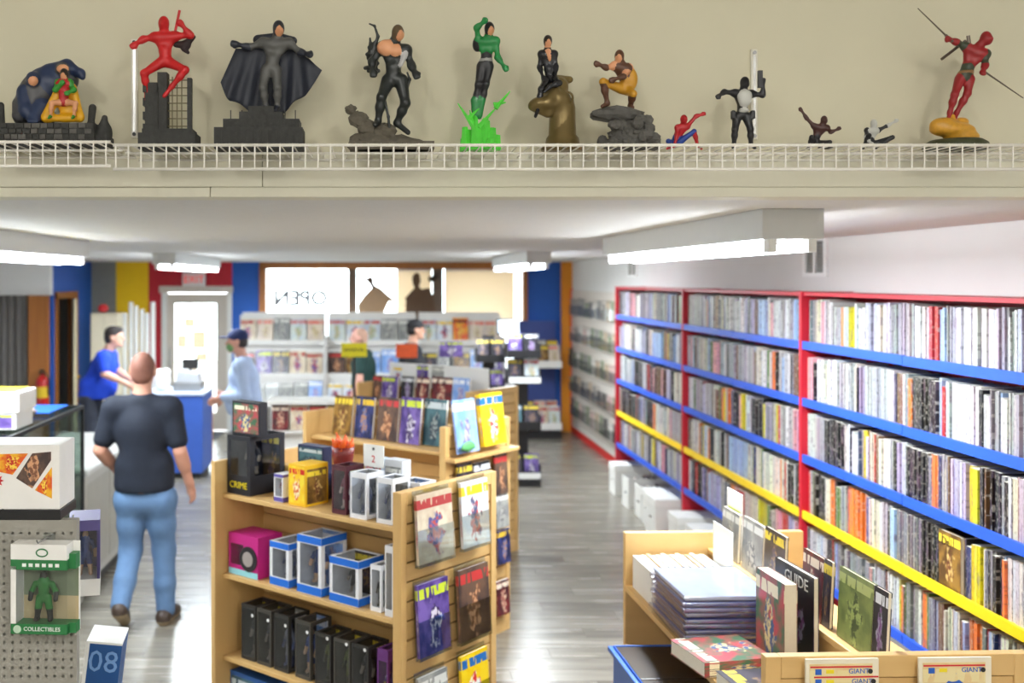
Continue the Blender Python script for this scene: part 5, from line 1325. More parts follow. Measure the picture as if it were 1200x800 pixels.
# 2 red acrobat above a tower with a grille
xc = 198; s = statue(xc, 'all-red leaping statuette above a dark tower with a window grille')
j = joints(xc, head=(192, 27, 0), neck=(192, 37, 2), chest=(192, 45, 2), waist=(193, 60, 2), hip=(194, 71, 2), sl=(181, 43, 2), sr=(205, 42, 2), el=(168, 46, 0), er=(223, 41, 2), wl=(160, 53, -5), wr=(213, 29, -2), pl=(187, 74, 1), pr=(200, 74, 1), kl=(171, 88, -10), kr=(219, 84, -10), al=(173, 108, -2), ar=(203, 102, -6), tl=(172, 118, -6), tr=(194, 114, -8), face=0)
skin('figure', fig(j, 7.6, {'body': 0, 'face': 0}, openL=True, openR=False), VX, 4, [paint('scarlet', (196, 26, 30))], s, SS)
MB().cyl(tuple(np.array(J(xc, 206, 37, -3))*SS), tuple(np.array(J(xc, 211, 13, -3))*SS), 1.6*SS, n=8).build('baton', paint('scarlet', (196, 26, 30)), s)
skin('loose_cloth', [cap(J(xc, 205, 50, 8), J(xc, 218, 52, 8), 4, 4), cap(J(xc, 216, 50, 8), J(xc, 226, 42, 6), 5, 2.5), cap(J(xc, 214, 56, 8), J(xc, 219, 60, 8), 3, 2)], VX, 3, paint('dark_cloth', (48, 34, 36), .7), s, SS)
q = MB(); S_ = SS
def bxp(q, x0, x1, y0, y1, d0, d1, m=0): q.bx((x0-xc)*S_, (x1-xc)*S_, d0*S_, d1*S_, (BASEY-y1)*S_, (BASEY-y0)*S_, m)
bxp(q, 166, 232, 158, BASEY, -20, 20); bxp(q, 170, 228, 153, 158, -17, 17); bxp(q, 186, 197, 86, 154, -8, 8); bxp(q, 220, 225, 92, 154, -4, 4); bxp(q, 172, 187, 110, 154, -10, 10); bxp(q, 175, 187, 98, 110, -8, 8)
for y in (100, 116, 132, 146): bxp(q, 169, 173, y, y+9, -8, 8)
q.build('tower_base', P_dstone, s)
q = MB()
for x in (202, 207.5, 213): q.cyl(((x-xc)*S_, 0, (BASEY-154)*S_), ((x-xc)*S_, 0, (BASEY-90)*S_), .7*S_, n=6)
for y in range(94, 154, 9): q.cyl(((196-xc)*S_, 0, (BASEY-y)*S_), ((222-xc)*S_, 0, (BASEY-y)*S_), .7*S_, n=6)
q.build('window_grille', paint('grille_bronze', (120, 112, 80), .5), s)

# 3 grey figure with a wide dark cloak
xc = 312; s = statue(xc, 'charcoal statuette spreading a wide dark cloak above a ruined building base')
j = joints(xc, head=(327, 34, -6), neck=(325, 44, -2), chest=(323, 54, -2), waist=(320, 70, -2), hip=(318, 80, -2), sl=(308, 50, 0), sr=(339, 51, -2), el=(292, 56, -2), er=(352, 62, -4), wl=(279, 54, -8), wr=(362, 66, -10), pl=(312, 83, -2), pr=(324, 83, -3), kl=(309, 104, -8), kr=(326, 104, -8), al=(312, 126, 0), ar=(325, 126, -2), tl=(308, 131, -8), tr=(324, 131, -10), face=.3)
skin('figure', fig(j, 8.2, {'body': 0, 'face': 1, 'head': 2, 'hand': 2, 'fore': 2, 'foot': 2, 'shin': 0}, openR=False), VX, 4, [paint('charcoal_grey', (84, 84, 82)), P_skin, paint('blue_black', (36, 40, 52))], s, SS)
# cloak: a thick curved sheet with folds
top = [(277, 58, -4), (290, 56, 5), (303, 46, 8), (315, 42, 10), (328, 42, 10), (342, 48, 8), (352, 62, 5), (363, 70, -4)]
bot = [(258, 96, 4), (268, 118, 6), (288, 126, 10), (306, 128, 12), (322, 132, 12), (338, 127, 10), (358, 108, 6), (377, 84, 2)]
q = MB(); nu, nv = 48, 18
def cl(u, v):
    i = min(int(u*7), 6); f = u*7-i
    a = np.array(top[i])*(1-f)+np.array(top[i+1])*f; b = np.array(bot[i])*(1-f)+np.array(bot[i+1])*f
    p = a*(1-v)+b*v
    p[2] += 3.2*math.sin(u*40)*v; p[1] += 3*math.sin(u*23)*v*v
    return np.array(J(xc, *p))
for side, dd in ((0, -1.2), (1, 1.2)):
    vs = [tuple((cl(a/nu, b/nv)+np.array((0, dd, 0)))*SS) for a in range(nu+1) for b in range(nv+1)]
    fs = []
    for a in range(nu):
        for b in range(nv):
            f = (a*(nv+1)+b, a*(nv+1)+b+1, (a+1)*(nv+1)+b+1, (a+1)*(nv+1)+b); fs.append(f if side == 0 else f[::-1])
    q.add(vs, fs)
o2 = (nu+1)*(nv+1); rim = [(a*(nv+1)+nv) for a in range(nu+1)]
q.f += [(rim[i], rim[i]+o2, rim[i+1]+o2, rim[i+1]) for i in range(nu)]; q.m += [0]*nu; q.uv += [None]*nu
q.build('cloak', paint('cloak_black', (38, 42, 54), .55), s, smooth=True)
skin('collar', [cap(J(xc, 302, 46, 4), J(xc, 325, 43, 6), 6, 6), cap(J(xc, 325, 43, 6), J(xc, 343, 47, 4), 6, 5)], VX, 3, paint('cloak_black', (38, 42, 54), .55), s, SS)
q = MB(); bxp(q, 254, 356, 152, BASEY, -22, 22); bxp(q, 264, 352, 142, 152, -19, 19); bxp(q, 282, 332, 133, 142, -14, 14); bxp(q, 292, 322, 126, 133, -11, 11)
for x in range(258, 354, 9): bxp(q, x, x+5, 156, 172, -23.5, -22)
for x in range(268, 350, 7): bxp(q, x, x+4, 144, 150, -20, -19)
for x in (272, 285, 335, 347): q.cyl(((x-xc)*S_, -12*S_, (BASEY-143)*S_), ((x-xc)*S_, -12*S_, (BASEY-131)*S_), .6*S_, n=5)
q.build('building_base', P_dstone, s)

# 4 hulking black figure on rubble
xc = 455; s = statue(xc, 'hulking black statuette with bare shoulders and ragged tendrils striding over rubble')
j = joints(xc, head=(466, 40, -8), neck=(462, 50, -4), chest=(461, 60, -2), waist=(461, 80, -1), hip=(462, 92, 0), sl=(448, 55, 2), sr=(476, 60, -4), el=(436, 72, 2), er=(482, 78, -6), wl=(437, 84, -4), wr=(486, 88, -12), pl=(455, 95, 0), pr=(470, 95, -2), kl=(447, 116, -12), kr=(475, 122, -8), al=(443, 143, -4), ar=(465, 144, 2), tl=(440, 148, -10), tr=(478, 156, -6), face=.7)
skin('figure', fig(j, 8.6, {'body': 0, 'chest': 0, 'head': 2, 'face': 1, 'neck': 1}, bulk=1.12, leg=1.2, arm=1.1)+[ell(J(xc, 452, 57, -7), (9.5, 7, 9), 1), ell(J(xc, 464, 61, -9), (7, 5, 6), 1), cap(J(xc, 474, 66, -10), J(xc, 470, 78, -9), 2.6, 2, 3)], VX, 4, [paint('oil_black', (38, 42, 42), .3), P_skin, paint('tawny', (96, 78, 56)), paint('pale_streak', (190, 190, 190))], s, SS)
rt_ = random.Random(6); pr = []
for k in range(9):
    a = J(xc, 440+rt_.uniform(-4, 4), 58+k*3.0, 6); b = J(xc, 432+rt_.uniform(-6, 4), 50+k*4, 8+rt_.uniform(-4, 4)); c = J(xc, 436+rt_.uniform(-5, 5), 44+k*4.6, 4)
    pr += chain([a, b, c], [2.4, 1.9, 1.3])
pr += chain([J(xc, 438, 56, 6), J(xc, 443, 42, 4), J(xc, 439, 30, 2), J(xc, 433, 28, 0)], [2.6, 1.8, 1.3, 1.1]); pr += [cap(J(xc, 439, 56, 6), J(xc, 440, 86, 6), 3, 2.6)]
skin('tendrils', pr, VX, 2, paint('oil_black', (38, 42, 42), .3), s, SS)
skin('tendril', chain([J(xc, 476, 106, -2), J(xc, 480, 94, -4), J(xc, 477, 86, -4)], [2.4, 1.6, 1.2]), VX, 2, paint('oil_black', (38, 42, 42), .3), s, SS)
skin('tendril', chain([J(xc, 450, 116, -9), J(xc, 455, 138, -8), J(xc, 456, 150, -6)], [2, 1.5, 1.8]), VX, 2, paint('oil_black', (38, 42, 42), .3), s, SS)
q = MB()
for x, y, a, b, c, sd in ((440, 168, 26, 16, 15, 1), (470, 172, 32, 18, 14, 2), (424, 168, 18, 12, 12, 3), (420, 140, 12, 7, 10, 4), (411, 128, 7, 5, 6, 5), (450, 156, 16, 12, 12, 6), (492, 174, 16, 12, 8, 7), (432, 152, 13, 9, 12, 8)):
    p = J(xc, x, y, 2); q.rock((p[0]*SS, p[1]*SS, p[2]*SS), (a*SS, b*SS, c*SS), 0, sd, 11, 7)
ph = J(xc, 408, BASEY, 0); q.bx((410-xc)*SS, (508-xc)*SS, -18*SS, 18*SS, 0, 9*SS)
q.v = [(a, b, max(c, 0)) for a, b, c in q.v]
q.build('rubble_base', paint('rubble', (98, 92, 80), .9, var=.4, scale=50), s)

# 5 green and black figure on a burst of green light
xc = 566; s = statue(xc, 'green and black statuette floating above a bright green crystal burst')
j = joints(xc, head=(573, 34, -4), neck=(572, 43, -1), chest=(571, 50, 0), waist=(570, 66, 0), hip=(569, 75, 0), sl=(561, 48, 2), sr=(581, 48, 0), el=(558, 34, -6), er=(583, 68, -3), wl=(566, 28, -10), wr=(590, 80, -8), pl=(564, 78, 0), pr=(573, 78, -1), kl=(560, 100, -4), kr=(569, 100, -6), al=(556, 128, 2), ar=(563, 128, 2), tl=(557, 138, 0), tr=(562, 138, 0), face=.4)
skin('figure', fig(j, 7, {'body': 0, 'head': 1, 'face': 2, 'neck': 2, 'thigh': 1, 'waist': 1, 'shin': 1, 'foot': 0, 'belt': 3}, openL=False)+[cap(J(xc, 556, 118, -1), J(xc, 557, 134, 0), 4.6, 3.4, 0), cap(J(xc, 564, 118, -2), J(xc, 562, 134, 0), 4.4, 3.4, 0), ell(J(xc, 560, 52, 4), (6, 6, 8), 1)], VX, 3.2, [paint('metal_green', (36, 130, 66), .25), paint('satin_black', (30, 30, 34), .4), P_skin, paint('steel_belt', (150, 150, 146), .3)], s, SS)
q = MB(); rk_ = random.Random(8)
for k in range(26):
    a = rk_.uniform(0, 2*math.pi); rr2 = rk_.uniform(4, 22); b0 = (rr2*math.cos(a)*SS-4*SS, rr2*.6*math.sin(a)*SS, 0); hh = rk_.uniform(18, 40)*(1.25-rr2/30)
    q.cyl(b0, (b0[0]*1.12+.002, b0[1]*1.1, hh*SS), 7*SS, 3.5*SS, 6)
for a, b, c in (((556, 152), (536, 122), 1.6), ((560, 150), (580, 128), 2.2), ((580, 128), (597, 108), 1.6), ((578, 124), (592, 121), 1.8), ((548, 140), (561, 128), 1.4), ((556, 158), (550, 130), 2)):
    q.cyl(tuple(np.array(J(xc, a[0], a[1], -6))*SS), tuple(np.array(J(xc, b[0], b[1], -6))*SS), 3.4*SS, c*.4*SS, 6)
gm_ = mat('green_resin', (90, 214, 70), .25, var=.15, scale=40); gm_.node_tree.nodes['Principled BSDF'].inputs['Subsurface Weight'].default_value = .35; gm_.node_tree.nodes['Principled BSDF'].inputs['Subsurface Radius'].default_value = (.01, .03, .01)
q.build('crystal_burst', gm_, s)

# 6 woman in black on a bronze beast head
xc = 650; s = statue(xc, 'woman statuette in black sitting on a tall bronze beast-head pedestal')
j = joints(xc, head=(641, 49, -6), neck=(641, 59, -4), chest=(641, 66, -3), waist=(643, 82, -2), hip=(644, 92, 0), sl=(634, 64, -3), sr=(649, 64, -3), el=(632, 79, -1), er=(651, 79, -4), wl=(635, 92, -8), wr=(649, 93, -10), pl=(641, 95, -4), pr=(649, 95, -3), kl=(631, 108, -20), kr=(652, 101, -20), al=(628, 130, -18), ar=(640, 106, -24), tl=(624, 140, -23), tr=(634, 112, -26), face=0)
skin('figure', fig(j, 6.2, {'body': 0, 'face': 1, 'neck': 1, 'head': 2}, bulk=1.02, arm=.95, leg=1.05)+[cap(J(xc, 641, 62, -8.6), J(xc, 643, 72, -8.2), 2.4, .7, 1)], VX, 2.6, [paint('gloss_black', (28, 28, 34), .22), P_skin, P_hair], s, SS)
q = MB(); q.lathe([(25*SS, 0), (25*SS, 5*SS), (20*SS, 8*SS), (19*SS, 14*SS), (16*SS, 18*SS), (15*SS, 50*SS), (13*SS, 60*SS)], n=24, c=(9*SS, 0, 0))
M_brz = paint('bronze', (120, 102, 62), .35, metal=.55, var=.2)
q.build('neck_column', M_brz, s, smooth=True)
skin('beast_head', [ell(J(xc, 650, 118, -4), (18, 17, 15)), ell(J(xc, 634, 124, -14), (15, 12, 9)), cap(J(xc, 622, 127, -14), J(xc, 640, 134, -12), 5, 6), ell(J(xc, 654, 102, 0), (12, 14, 12)), cap(J(xc, 645, 92, 2), J(xc, 668, 93, 2), 5, 4), cap(J(xc, 640, 120, -20), J(xc, 648, 108, -16), 4, 3), cap(J(xc, 658, 130, -2), J(xc, 658, 160, 0), 14, 15)], VX, 5, M_brz, s, SS)
q = MB(); ce = J(xc, 663, 117, -12)
for k in range(20):
    a, b = 2*math.pi*k/20, 2*math.pi*(k+1)/20
    q.cyl(((ce[0]+6*math.cos(a))*SS, ce[1]*SS, (ce[2]+7*math.sin(a))*SS), ((ce[0]+6*math.cos(b))*SS, ce[1]*SS, (ce[2]+7*math.sin(b))*SS), 1.3*SS, n=6)
q.build('bronze_ring', M_brz, s, smooth=True)

# 7 tan crouching figure on rocks
xc = 732; s = statue(xc, 'tan and brown statuette crouching with one arm out on a pile of grey rocks')
j = joints(xc, head=(724, 67, -8), neck=(727, 75, -4), chest=(730, 82, -2), waist=(733, 95, 0), hip=(733, 103, 2), sl=(719, 78, -4), sr=(736, 80, -2), el=(709, 81, -8), er=(728, 92, -12), wl=(699, 78, -12), wr=(716, 96, -16), pl=(728, 104, 0), pr=(736, 106, 0), kl=(704, 98, -12), kr=(739, 112, -12), al=(711, 122, -4), ar=(739, 124, 2), tl=(704, 126, -8), tr=(740, 127, -6), face=-.5)
skin('figure', fig(j, 6.6, {'body': 0, 'head': 1, 'face': 2, 'neck': 2, 'chest': 1, 'hand': 1, 'fore': 1, 'arm': 2, 'shin': 1, 'foot': 1, 'waist': 0, 'thigh': 0}, bulk=1.1, leg=1.15)+[ell(J(xc, 741, 93, 0), (6, 7, 12), 0)], VX, 3.2, [paint('ochre', (196, 142, 36)), paint('brown', (92, 58, 40)), P_skin], s, SS)
q = MB(); rq = random.Random(12)
p = J(xc, 722, 134, 0); q.rock((p[0]*SS, 0, p[2]*SS), (32*SS, 18*SS, 10*SS), 0, 2, 12, 7)
p = J(xc, 740, 160, 0); q.rock((p[0]*SS, 0, p[2]*SS), (26*SS, 17*SS, 22*SS), 0, 5, 12, 7)
for k in range(48):
    z = rq.uniform(0, 36); hw_ = 38-z*.55; x = 4+z*.15+rq.uniform(-hw_, hw_); y = rq.uniform(-18, 14)
    q.rock((x*SS, y*SS, (z+3)*SS), (rq.uniform(6, 10)*SS, rq.uniform(6, 9)*SS, rq.uniform(5, 8)*SS), 0, 40+k, 8, 5)
q.v = [(a, b, max(c, 0)) for a, b, c in q.v]
q.build('rock_pile', P_stone, s)

# 8 small red and blue crouching figure
def small(xc, lab, jn, U, mt, mats, base=0):
    s = statue(xc, lab); skin('figure', fig(jn, U, mt), VX*.9, 2, mats, s, SS); return s
xc = 800; B_ = 177
j = joints(xc, head=(799, 141, -8), neck=(799, 147, -5), chest=(797, 152, -2), waist=(793, 161, 0), hip=(791, 167, 2), sl=(793, 150, -4), sr=(804, 149, -4), el=(791, 160, -8), er=(814, 137, -5), wl=(788, 171, -10), wr=(821, 135, -5), pl=(788, 168, 0), pr=(794, 168, -1), kl=(780, 167, -12), kr=(811, 155, -8), al=(784, 173, -2), ar=(817, 171, -2), tl=(780, 175, -6), tr=(821, 175, -4), face=.2)
small(xc, 'small red and blue statuette crouching with one arm stretched out', j, 5, {'body': 0, 'thigh': 1, 'hip': 1, 'waist': 1}, [paint('red', (180, 26, 34)), paint('royal_blue', (30, 66, 150))])
# 9 black and white figure with raised arm
xc = 868; s = statue(xc, 'black statuette with white chest plate standing with a raised arm')
j = joints(xc, head=(872, 97, -2), neck=(871, 105, 0), chest=(871, 112, 0), waist=(870, 126, 0), hip=(869, 134, 0), sl=(861, 109, 0), sr=(881, 110, 0), el=(848, 108, -2), er=(893, 112, -2), wl=(841, 113, -6), wr=(893, 97, -4), pl=(864, 137, 0), pr=(875, 137, 0), kl=(860, 152, -4), kr=(878, 152, -4), al=(860, 170, 0), ar=(880, 170, 0), tl=(857, 174, -7), tr=(882, 174, -7), face=.2)
skin('figure', fig(j, 6.4, {'body': 0}, openR=False, leg=1.05)+[ell(J(xc, 871, 116, -6), (8, 4, 10), 1), ell(J(xc, 870, 130, -6), (6, 3, 2), 1), rbox(J(xc, 858, 135, -3), (2.4, 3, 5), 1, 0), rbox(J(xc, 881, 135, -3), (2.4, 3, 5), 1, 0)], VX*.9, 2.6, [paint('satin_black', (30, 30, 34), .4), paint('plate_white', (196, 196, 190), .4)], s, SS)
q = MB(); bxp(q, 886, 891, 84, 104, -8, -4); q.f = q.f; q.build('raised_tool', paint('satin_black', (30, 30, 34), .4), s)
# 10, 11 small figures
xc = 958
j = joints(xc, head=(964, 141, -4), neck=(962, 147, -3), chest=(960, 151, -2), waist=(957, 160, 0), hip=(955, 167, 2), sl=(953, 148, -2), sr=(968, 150, -3), el=(944, 139, -3), er=(970, 156, -8), wl=(938, 130, -3), wr=(977, 153, -10), pl=(952, 168, 0), pr=(958, 168, 0), kl=(947, 162, -10), kr=(968, 168, -10), al=(947, 174, -2), ar=(958, 174, -6), tl=(943, 175, -6), tr=(970, 175, -12), face=.2)
small(xc, 'small dark red-brown statuette crouching with both arms flung wide', j, 4.6, {'body': 0, 'thigh': 1, 'shin': 1, 'waist': 1, 'foot': 1}, [paint('dark_maroon', (70, 38, 34)), paint('satin_black', (30, 30, 34), .4)])
xc = 1028
j = joints(xc, head=(1022, 145, -4), neck=(1022, 151, -3), chest=(1021, 155, -2), waist=(1020, 163, 0), hip=(1019, 168, 1), sl=(1015, 153, -2), sr=(1028, 153, -2), el=(1012, 161, -6), er=(1038, 148, -3), wl=(1016, 169, -10), wr=(1047, 143, -4), pl=(1016, 169, 0), pr=(1023, 169, 0), kl=(1014, 160, -10), kr=(1042, 162, -8), al=(1011, 173, 0), ar=(1026, 172, -6), tl=(1010, 175, -5), tr=(1022, 175, -10), face=.3)
small(xc, 'small black and white statuette crouching with one pale arm out', j, 4.4, {'body': 0, 'head': 1, 'face': 1, 'fore': 1, 'hand': 1, 'chest': 1}, [paint('satin_black', (30, 30, 34), .4), paint('plate_white', (206, 204, 198), .4)])
# 12 red figure with two swords
xc = 1120; s = statue(xc, 'red and dark green statuette leaping with two long swords above a yellow base')
j = joints(xc, head=(1152, 46, -6), neck=(1146, 54, -3), chest=(1141, 63, -2), waist=(1134, 79, 0), hip=(1130, 90, 0), sl=(1132, 55, 0), sr=(1153, 64, -4), el=(1120, 50, -2), er=(1150, 78, -8), wl=(1110, 47, -4), wr=(1145, 86, -12), pl=(1125, 93, 0), pr=(1136, 93, 0), kl=(1116, 112, -5), kr=(1132, 110, -3), al=(1113, 132, 0), ar=(1122, 132, 2), tl=(1110, 140, -3), tr=(1118, 140, -2), face=.6)
skin('figure', fig(j, 7.4, {'body': 0, 'arm': 1, 'belt': 2, 'waist': 1}, openL=False, openR=False), VX, 3.4, [paint('crimson', (150, 28, 32)), paint('moss', (58, 66, 50)), paint('tan_leather', (140, 104, 66))], s, SS)
q = MB()
for a, b in (((1110, 47, -5), (1073, 11, -5)), ((1144, 85, -13), (1191, 117, -13))):
    q.cyl(tuple(np.array(J(xc, *a))*SS), tuple(np.array(J(xc, *b))*SS), 1.1*SS, .5*SS, 6)
q.cyl(tuple(np.array(J(xc, 1114, 50, -5))*SS), tuple(np.array(J(xc, 1105, 42, -5))*SS), 1.6*SS, n=6); q.cyl(tuple(np.array(J(xc, 1107, 68, 7))*SS), tuple(np.array(J(xc, 1136, 46, 8))*SS), 1.8*SS, n=6); q.cyl(tuple(np.array(J(xc, 1139, 40, 8))*SS), tuple(np.array(J(xc, 1141, 54, 8))*SS), 2*SS, n=6)
q.build('sword_pair', paint('sword_steel', (110, 100, 90), .3, metal=.6), s)
skin('yellow_base', [ell(J(xc, 1116, 152, 0), (26, 14, 9)), ell(J(xc, 1104, 147, -2), (15, 10, 9)), ell(J(xc, 1128, 160, 2), (20, 14, 9)), cap(J(xc, 1116, 152, 0), J(xc, 1115, 138, 1), 8, 5), ell(J(xc, 1128, 142, 4), (9, 7, 5))], VX*1.2, 4, paint('amber', (206, 150, 48), .35, var=.3, scale=60), s, SS)
q = MB(); q.lathe([(34*SS, 0), (36*SS, 3*SS), (34*SS, 8*SS), (28*SS, 12*SS)], n=28); q.build('plinth', paint('dark_olive', (60, 64, 40), .5), s, smooth=True)

# ================================================================ PEOPLE (local +y is forward, feet at z=0)
def person(label, loc, rz, j, skin_c, shirt, trousers, hair, shoes=((40, 34, 32), (190, 186, 176)), sleeve=.55, cap_c=None, mask_c=None, belly=.0, hair_full=True, vox=.008, long_sleeve=False, hem=-.04):
    p = empty('person', label, 'person', loc, rz)
    Ms = mat('skin_'+label[:14].replace(' ', '_'), skin_c, .5, var=.06); V_ = lambda k: np.array(j[k], float)
    H = V_('head'); nk = V_('neck'); fw = np.array(j.get('look', (0, 1, 0)), float); rt = np.array((fw[1], -fw[0], 0)); up = np.array((0, 0, 1.0))
    b = []
    ang = math.atan2(-fw[0], fw[1])
    b.append(ell(H+up*.02, (.076, .096, .1), 0, (0, 0, ang))); b.append(ell(H+fw*.022-up*.05, (.058, .07, .066), 0, (0, 0, ang)))
    b.append(cap(H+fw*.088+up*.012, H+fw*.112-up*.022, .009, .015, 0)); b.append(ell(H+fw*.075+up*.035, (.05, .02, .012), 0, (0, 0, ang))); b.append(ell(H+fw*.082-up*.095, (.026, .016, .018), 0, (0, 0, ang)))
    for sg in (-1, 1): b.append(ell(H+rt*sg*.078-fw*.008-up*.005, (.012, .02, .032), 0, (0, 0, ang)))
    b.append(cap(nk, H-up*.04-fw*.012, .058, .055)); b.append(cap(nk, nk-up*.06, .06, .09))
    ch, hp = V_('chest'), V_('hip')
    b.append(cap(ch, hp, .11, .11)); b.append(cap(V_('sl'), V_('sr'), .05, .05))
    sh, tr = [], []
    for s in 'lr':
        S_, E_, W_ = V_('s'+s), V_('e'+s), V_('w'+s); P_, K_, A_, T_ = V_('p'+s), V_('k'+s), V_('a'+s), V_('t'+s)
        b += chain([S_, E_, W_], [.046, .042, .029]); b.append(cap(E_*.8+W_*.2, E_*.55+W_*.45, .043, .041))
        # hand: palm, four fingers of unequal length with a bend, thumb from the side of the palm
        d = W_-E_; d /= np.linalg.norm(d); dh = d*.8+np.array((0, .25, -.35)); dh /= np.linalg.norm(dh)
        side = np.cross(dh, (1 if s == 'l' else -1, 0, .1)); side /= np.linalg.norm(side)
        pm_ = W_+dh*.075; b.append(cap(W_, pm_, .026, .03)); nrm = np.cross(dh, side)*(1 if s == 'l' else -1)
        for k, ln in zip((-1.5, -.5, .5, 1.5), (.062, .075, .08, .07)):
            a0 = pm_+side*k*.0175+dh*.012; a1 = a0+dh*ln*.55; a2 = a1+(dh*.8+nrm*.6)*ln*.5
            b += chain([a0, a1, a2], [.0095, .009, .0078])
        t0 = W_+dh*.025+side*.024; b += chain([t0, t0+side*.028+dh*.03, t0+side*.036+dh*.062+nrm*.01], [.013, .011, .0095])
        b += chain([P_, K_, A_], [.07, .05, .035])
        sl_end = S_*(1-1)+E_ if sleeve >= 1 else S_+(E_-S_)*sleeve
        if long_sleeve: sh += [cap(S_, E_, .07, .058), cap(E_, W_*.92+E_*.08, .058, .045)]
        else: sh.append(cap(S_, S_+(E_-S_)*sleeve, .074, .066))
        tr += [cap(P_, P_*.5+K_*.5, .104, .088), cap(P_*.5+K_*.5, K_, .088, .074), cap(K_, A_*.55+K_*.45, .074, .068), cap(A_*.55+K_*.45, A_+np.array((0, 0, .01)), .068, .062)]
        # shoe
        fd = T_-A_; f2 = fd/np.linalg.norm(fd)
        heel = A_-up*.04-f2*.05
        so = skin('shoe', [cap(heel+up*.0, T_, .043, .036, 0), cap(A_+up*.0, heel, .045, .045, 0), cap(A_, T_*.55+A_*.45, .048, .045, 0), cap(heel-up*.018, T_-up*.012, .04, .035, 1)], .008, .02, [mat('shoe_upper_%d' % shoes[0][0], shoes[0], .5), mat('shoe_sole_%d' % shoes[1][0], shoes[1], .6)], p)
    skin('body', b, vox*.75, .02, Ms, p)
    wv = hp*.25+ch*.75
    sh += [cap(V_('sl')*.88+nk*.12, V_('sr')*.88+nk*.12, .085, .085), cap(nk-up*.05, ch, .09, .135), ell(ch-np.array((0, 0, .02)), (.185, .125, .17)), cap(ch, hp, .15, .145), ell(hp*.7+ch*.3+np.array((0, .03+belly*.5, 0)), (.175+belly*.2, .125+belly, .2)), ell(hp+up*(.03+hem), (.178, .128, .1))]
    hz = hp[2]+hem
    sh += [rbox((hp[0], hp[1]+belly*.6+.01, hz+.1), (.186+belly*.2, .132+belly*.45, .16), .11)]
    skin('shirt', sh, vox, .04,  mat('cloth_%d_%d_%d' % shirt, shirt, .85, var=.14, scale=18, bump=.25), p, floor_z=hz)
    tr += [cap(V_('pl'), V_('pr'), .115, .115), ell(hp-up*.03, (.162, .118, .1))]
    skin('trousers', tr, vox, .03, mat('trousers_%d_%d_%d' % trousers, trousers, .85, var=.22, scale=14, bump=.25), p)
    Mh = mat('hair_%d_%d' % (hair[0], hair[1]), hair, .7, var=.25, scale=90)
    if cap_c:
        skin('cap', [ell(H+up*.055-fw*.006, (.088, .105, .078), 0, (0, 0, ang)), ell(H+up*.045+fw*.12, (.062, .075, .01), 0, (R(0), 0, ang))], .007, .012, mat('cap_%d_%d' % cap_c[:2], cap_c, .8), p)
        skin('hair', [ell(H-fw*.03+up*.0, (.081, .078, .075), 0, (0, 0, ang))], .007, .01, Mh, p)
    elif hair_full:
        skin('hair', [ell(H+up*.052-fw*.014, (.086, .1, .085), 0, (0, 0, ang)), ell(H-fw*.045+up*.0, (.083, .07, .09), 0, (0, 0, ang)), ell(H+up*.09+fw*.06, (.06, .045, .03), 0, (0, 0, ang))], .007, .02, Mh, p)
    else:
        skin('hair', [ell(H-fw*.016+up*.026, (.0775, .0955, .097), 0, (0, 0, ang)), ell(H-fw*.05-up*.02, (.071, .052, .068), 0, (0, 0, ang))], .007, .01, Mh, p)
    if mask_c: skin('face_mask', [ell(H+fw*.052-up*.055, (.06, .062, .052), 0, (0, 0, ang))], .007, .01, mat('mask_cloth', mask_c, .8), p)
    else: skin('mouth', [ell(H+fw*.094-up*.062, (.024, .008, .007), 0, (0, 0, ang))], .004, .004, mat('lips', (170, 96, 86), .5), p)
    ey = MB()
    for sg in (-1, 1):
        c = H+fw*.083+rt*sg*.031+up*.018; ey.lathe([(.001, -.011), (.008, -.007), (.011, 0), (.008, .007), (.001, .011)], tuple(c), 10)
    ey.build('eyes', mat('eye_dark', (60, 50, 46), .2), p, smooth=True)
    return p

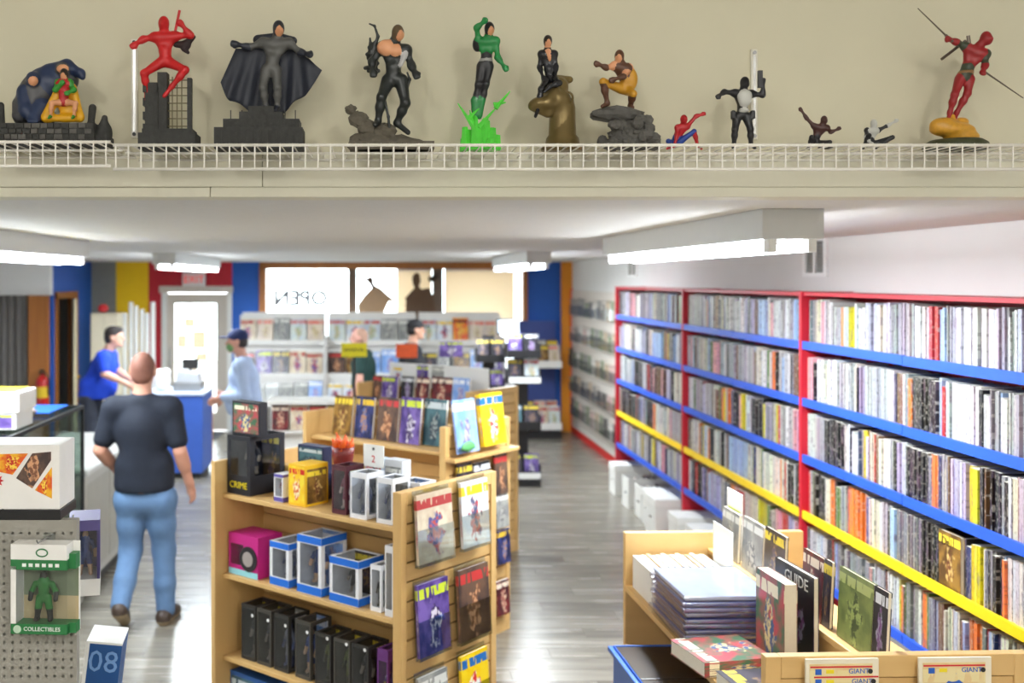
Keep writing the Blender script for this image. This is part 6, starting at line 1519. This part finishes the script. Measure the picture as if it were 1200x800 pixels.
# walking man seen from behind
sM = 6.9/FPX
def mj(x, y, d=0.0): return ((x-165)*sM, d, (732-y)*sM)
jm = dict(head=mj(167, 434, .02), neck=mj(167, 464, 0), chest=mj(167, 500, 0), hip=mj(169, 578, 0), sl=mj(132, 480, 0), sr=mj(201, 480, 0), el=mj(119, 526, -.03), er=mj(212, 528, -.03), wl=mj(133, 556, .13), wr=mj(220, 566, .05), look=(0, 1, 0),
          pl=mj(154, 584, 0), pr=mj(187, 584, 0), kl=mj(152, 645, 0.03), kr=mj(190, 646, .06), al=(-.095, -.16, .17), ar=(.155, .04, .085), tl=(-.105, .0, .045), tr=(.185, .22, .04))
person('man in a navy t-shirt and blue jeans walking away down the aisle', (PX(165, 6.9), 6.9, 0), 0, jm, (196, 142, 120), (20, 27, 42), (92, 122, 160), (128, 84, 70), shoes=((66, 52, 44), (150, 132, 104)), sleeve=.72, hair_full=False, vox=.0075, hem=.03)

def std(h=1.78, lean=0.0, arms=None, look=(0, 1, 0), back=0.0):
    k = h/1.78; d = dict(head=(0, .04+lean*1.15, 1.655*k), neck=(0, lean*.95, 1.47*k), chest=(0, lean*.75, 1.3*k), hip=(0, 0, .96*k), sl=(-.19, lean*.9, 1.41*k), sr=(.19, lean*.9, 1.41*k), look=look,
             pl=(-.09, 0, .92*k), pr=(.09, 0, .92*k), kl=(-.1, .04, .5*k), kr=(.1, .02, .5*k), al=(-.11, -.01, .09), ar=(.11, -.03, .09), tl=(-.13, .17, .04), tr=(.13, .15, .04))
    d.update(dict(el=(-.26, lean*.6, 1.12*k), er=(.26, lean*.6, 1.12*k), wl=(-.24, .12, .9*k), wr=(.24, .12, .9*k)))
    if arms: d.update(arms)
    return d
person('dark haired man in a royal blue shirt leaning over the counter', (-3.32, 12.35, 0), R(-90), std(1.70, .2, dict(er=(.25, .22, 1.18), wr=(.17, .47, 1.05), el=(-.25, .22, 1.18), wl=(-.15, .47, 1.05))), (208, 158, 136), (18, 62, 190), (50, 54, 66), (44, 36, 34), belly=.07, sleeve=.7)
person('customer in a pale blue shirt with navy cap and green mask', (PX(291, 10.7), 10.7, 0), R(90), std(1.75, .06, dict(el=(-.27, .0, 1.1), wl=(-.14, .24, 1.08), er=(.27, .0, 1.1), wr=(.14, .24, 1.08))), (206, 150, 130), (176, 194, 226), (60, 64, 80), (50, 44, 44), cap_c=(30, 44, 92), mask_c=(106, 150, 92), long_sleeve=True, belly=.05)
person('customer in black with a black cap facing the window rack', (PX(481, 12.6), 12.6, 0), R(-80), std(1.78, .02), (200, 150, 126), (30, 30, 34), (40, 42, 50), (40, 34, 32), cap_c=(34, 32, 36))
person('bald customer in a dark green shirt by the magazine rack', (PX(428, 12.9), 12.9, 0), R(80), std(1.66, .03), (214, 158, 140), (36, 66, 62), (50, 52, 60), (190, 150, 130), hair_full=False)
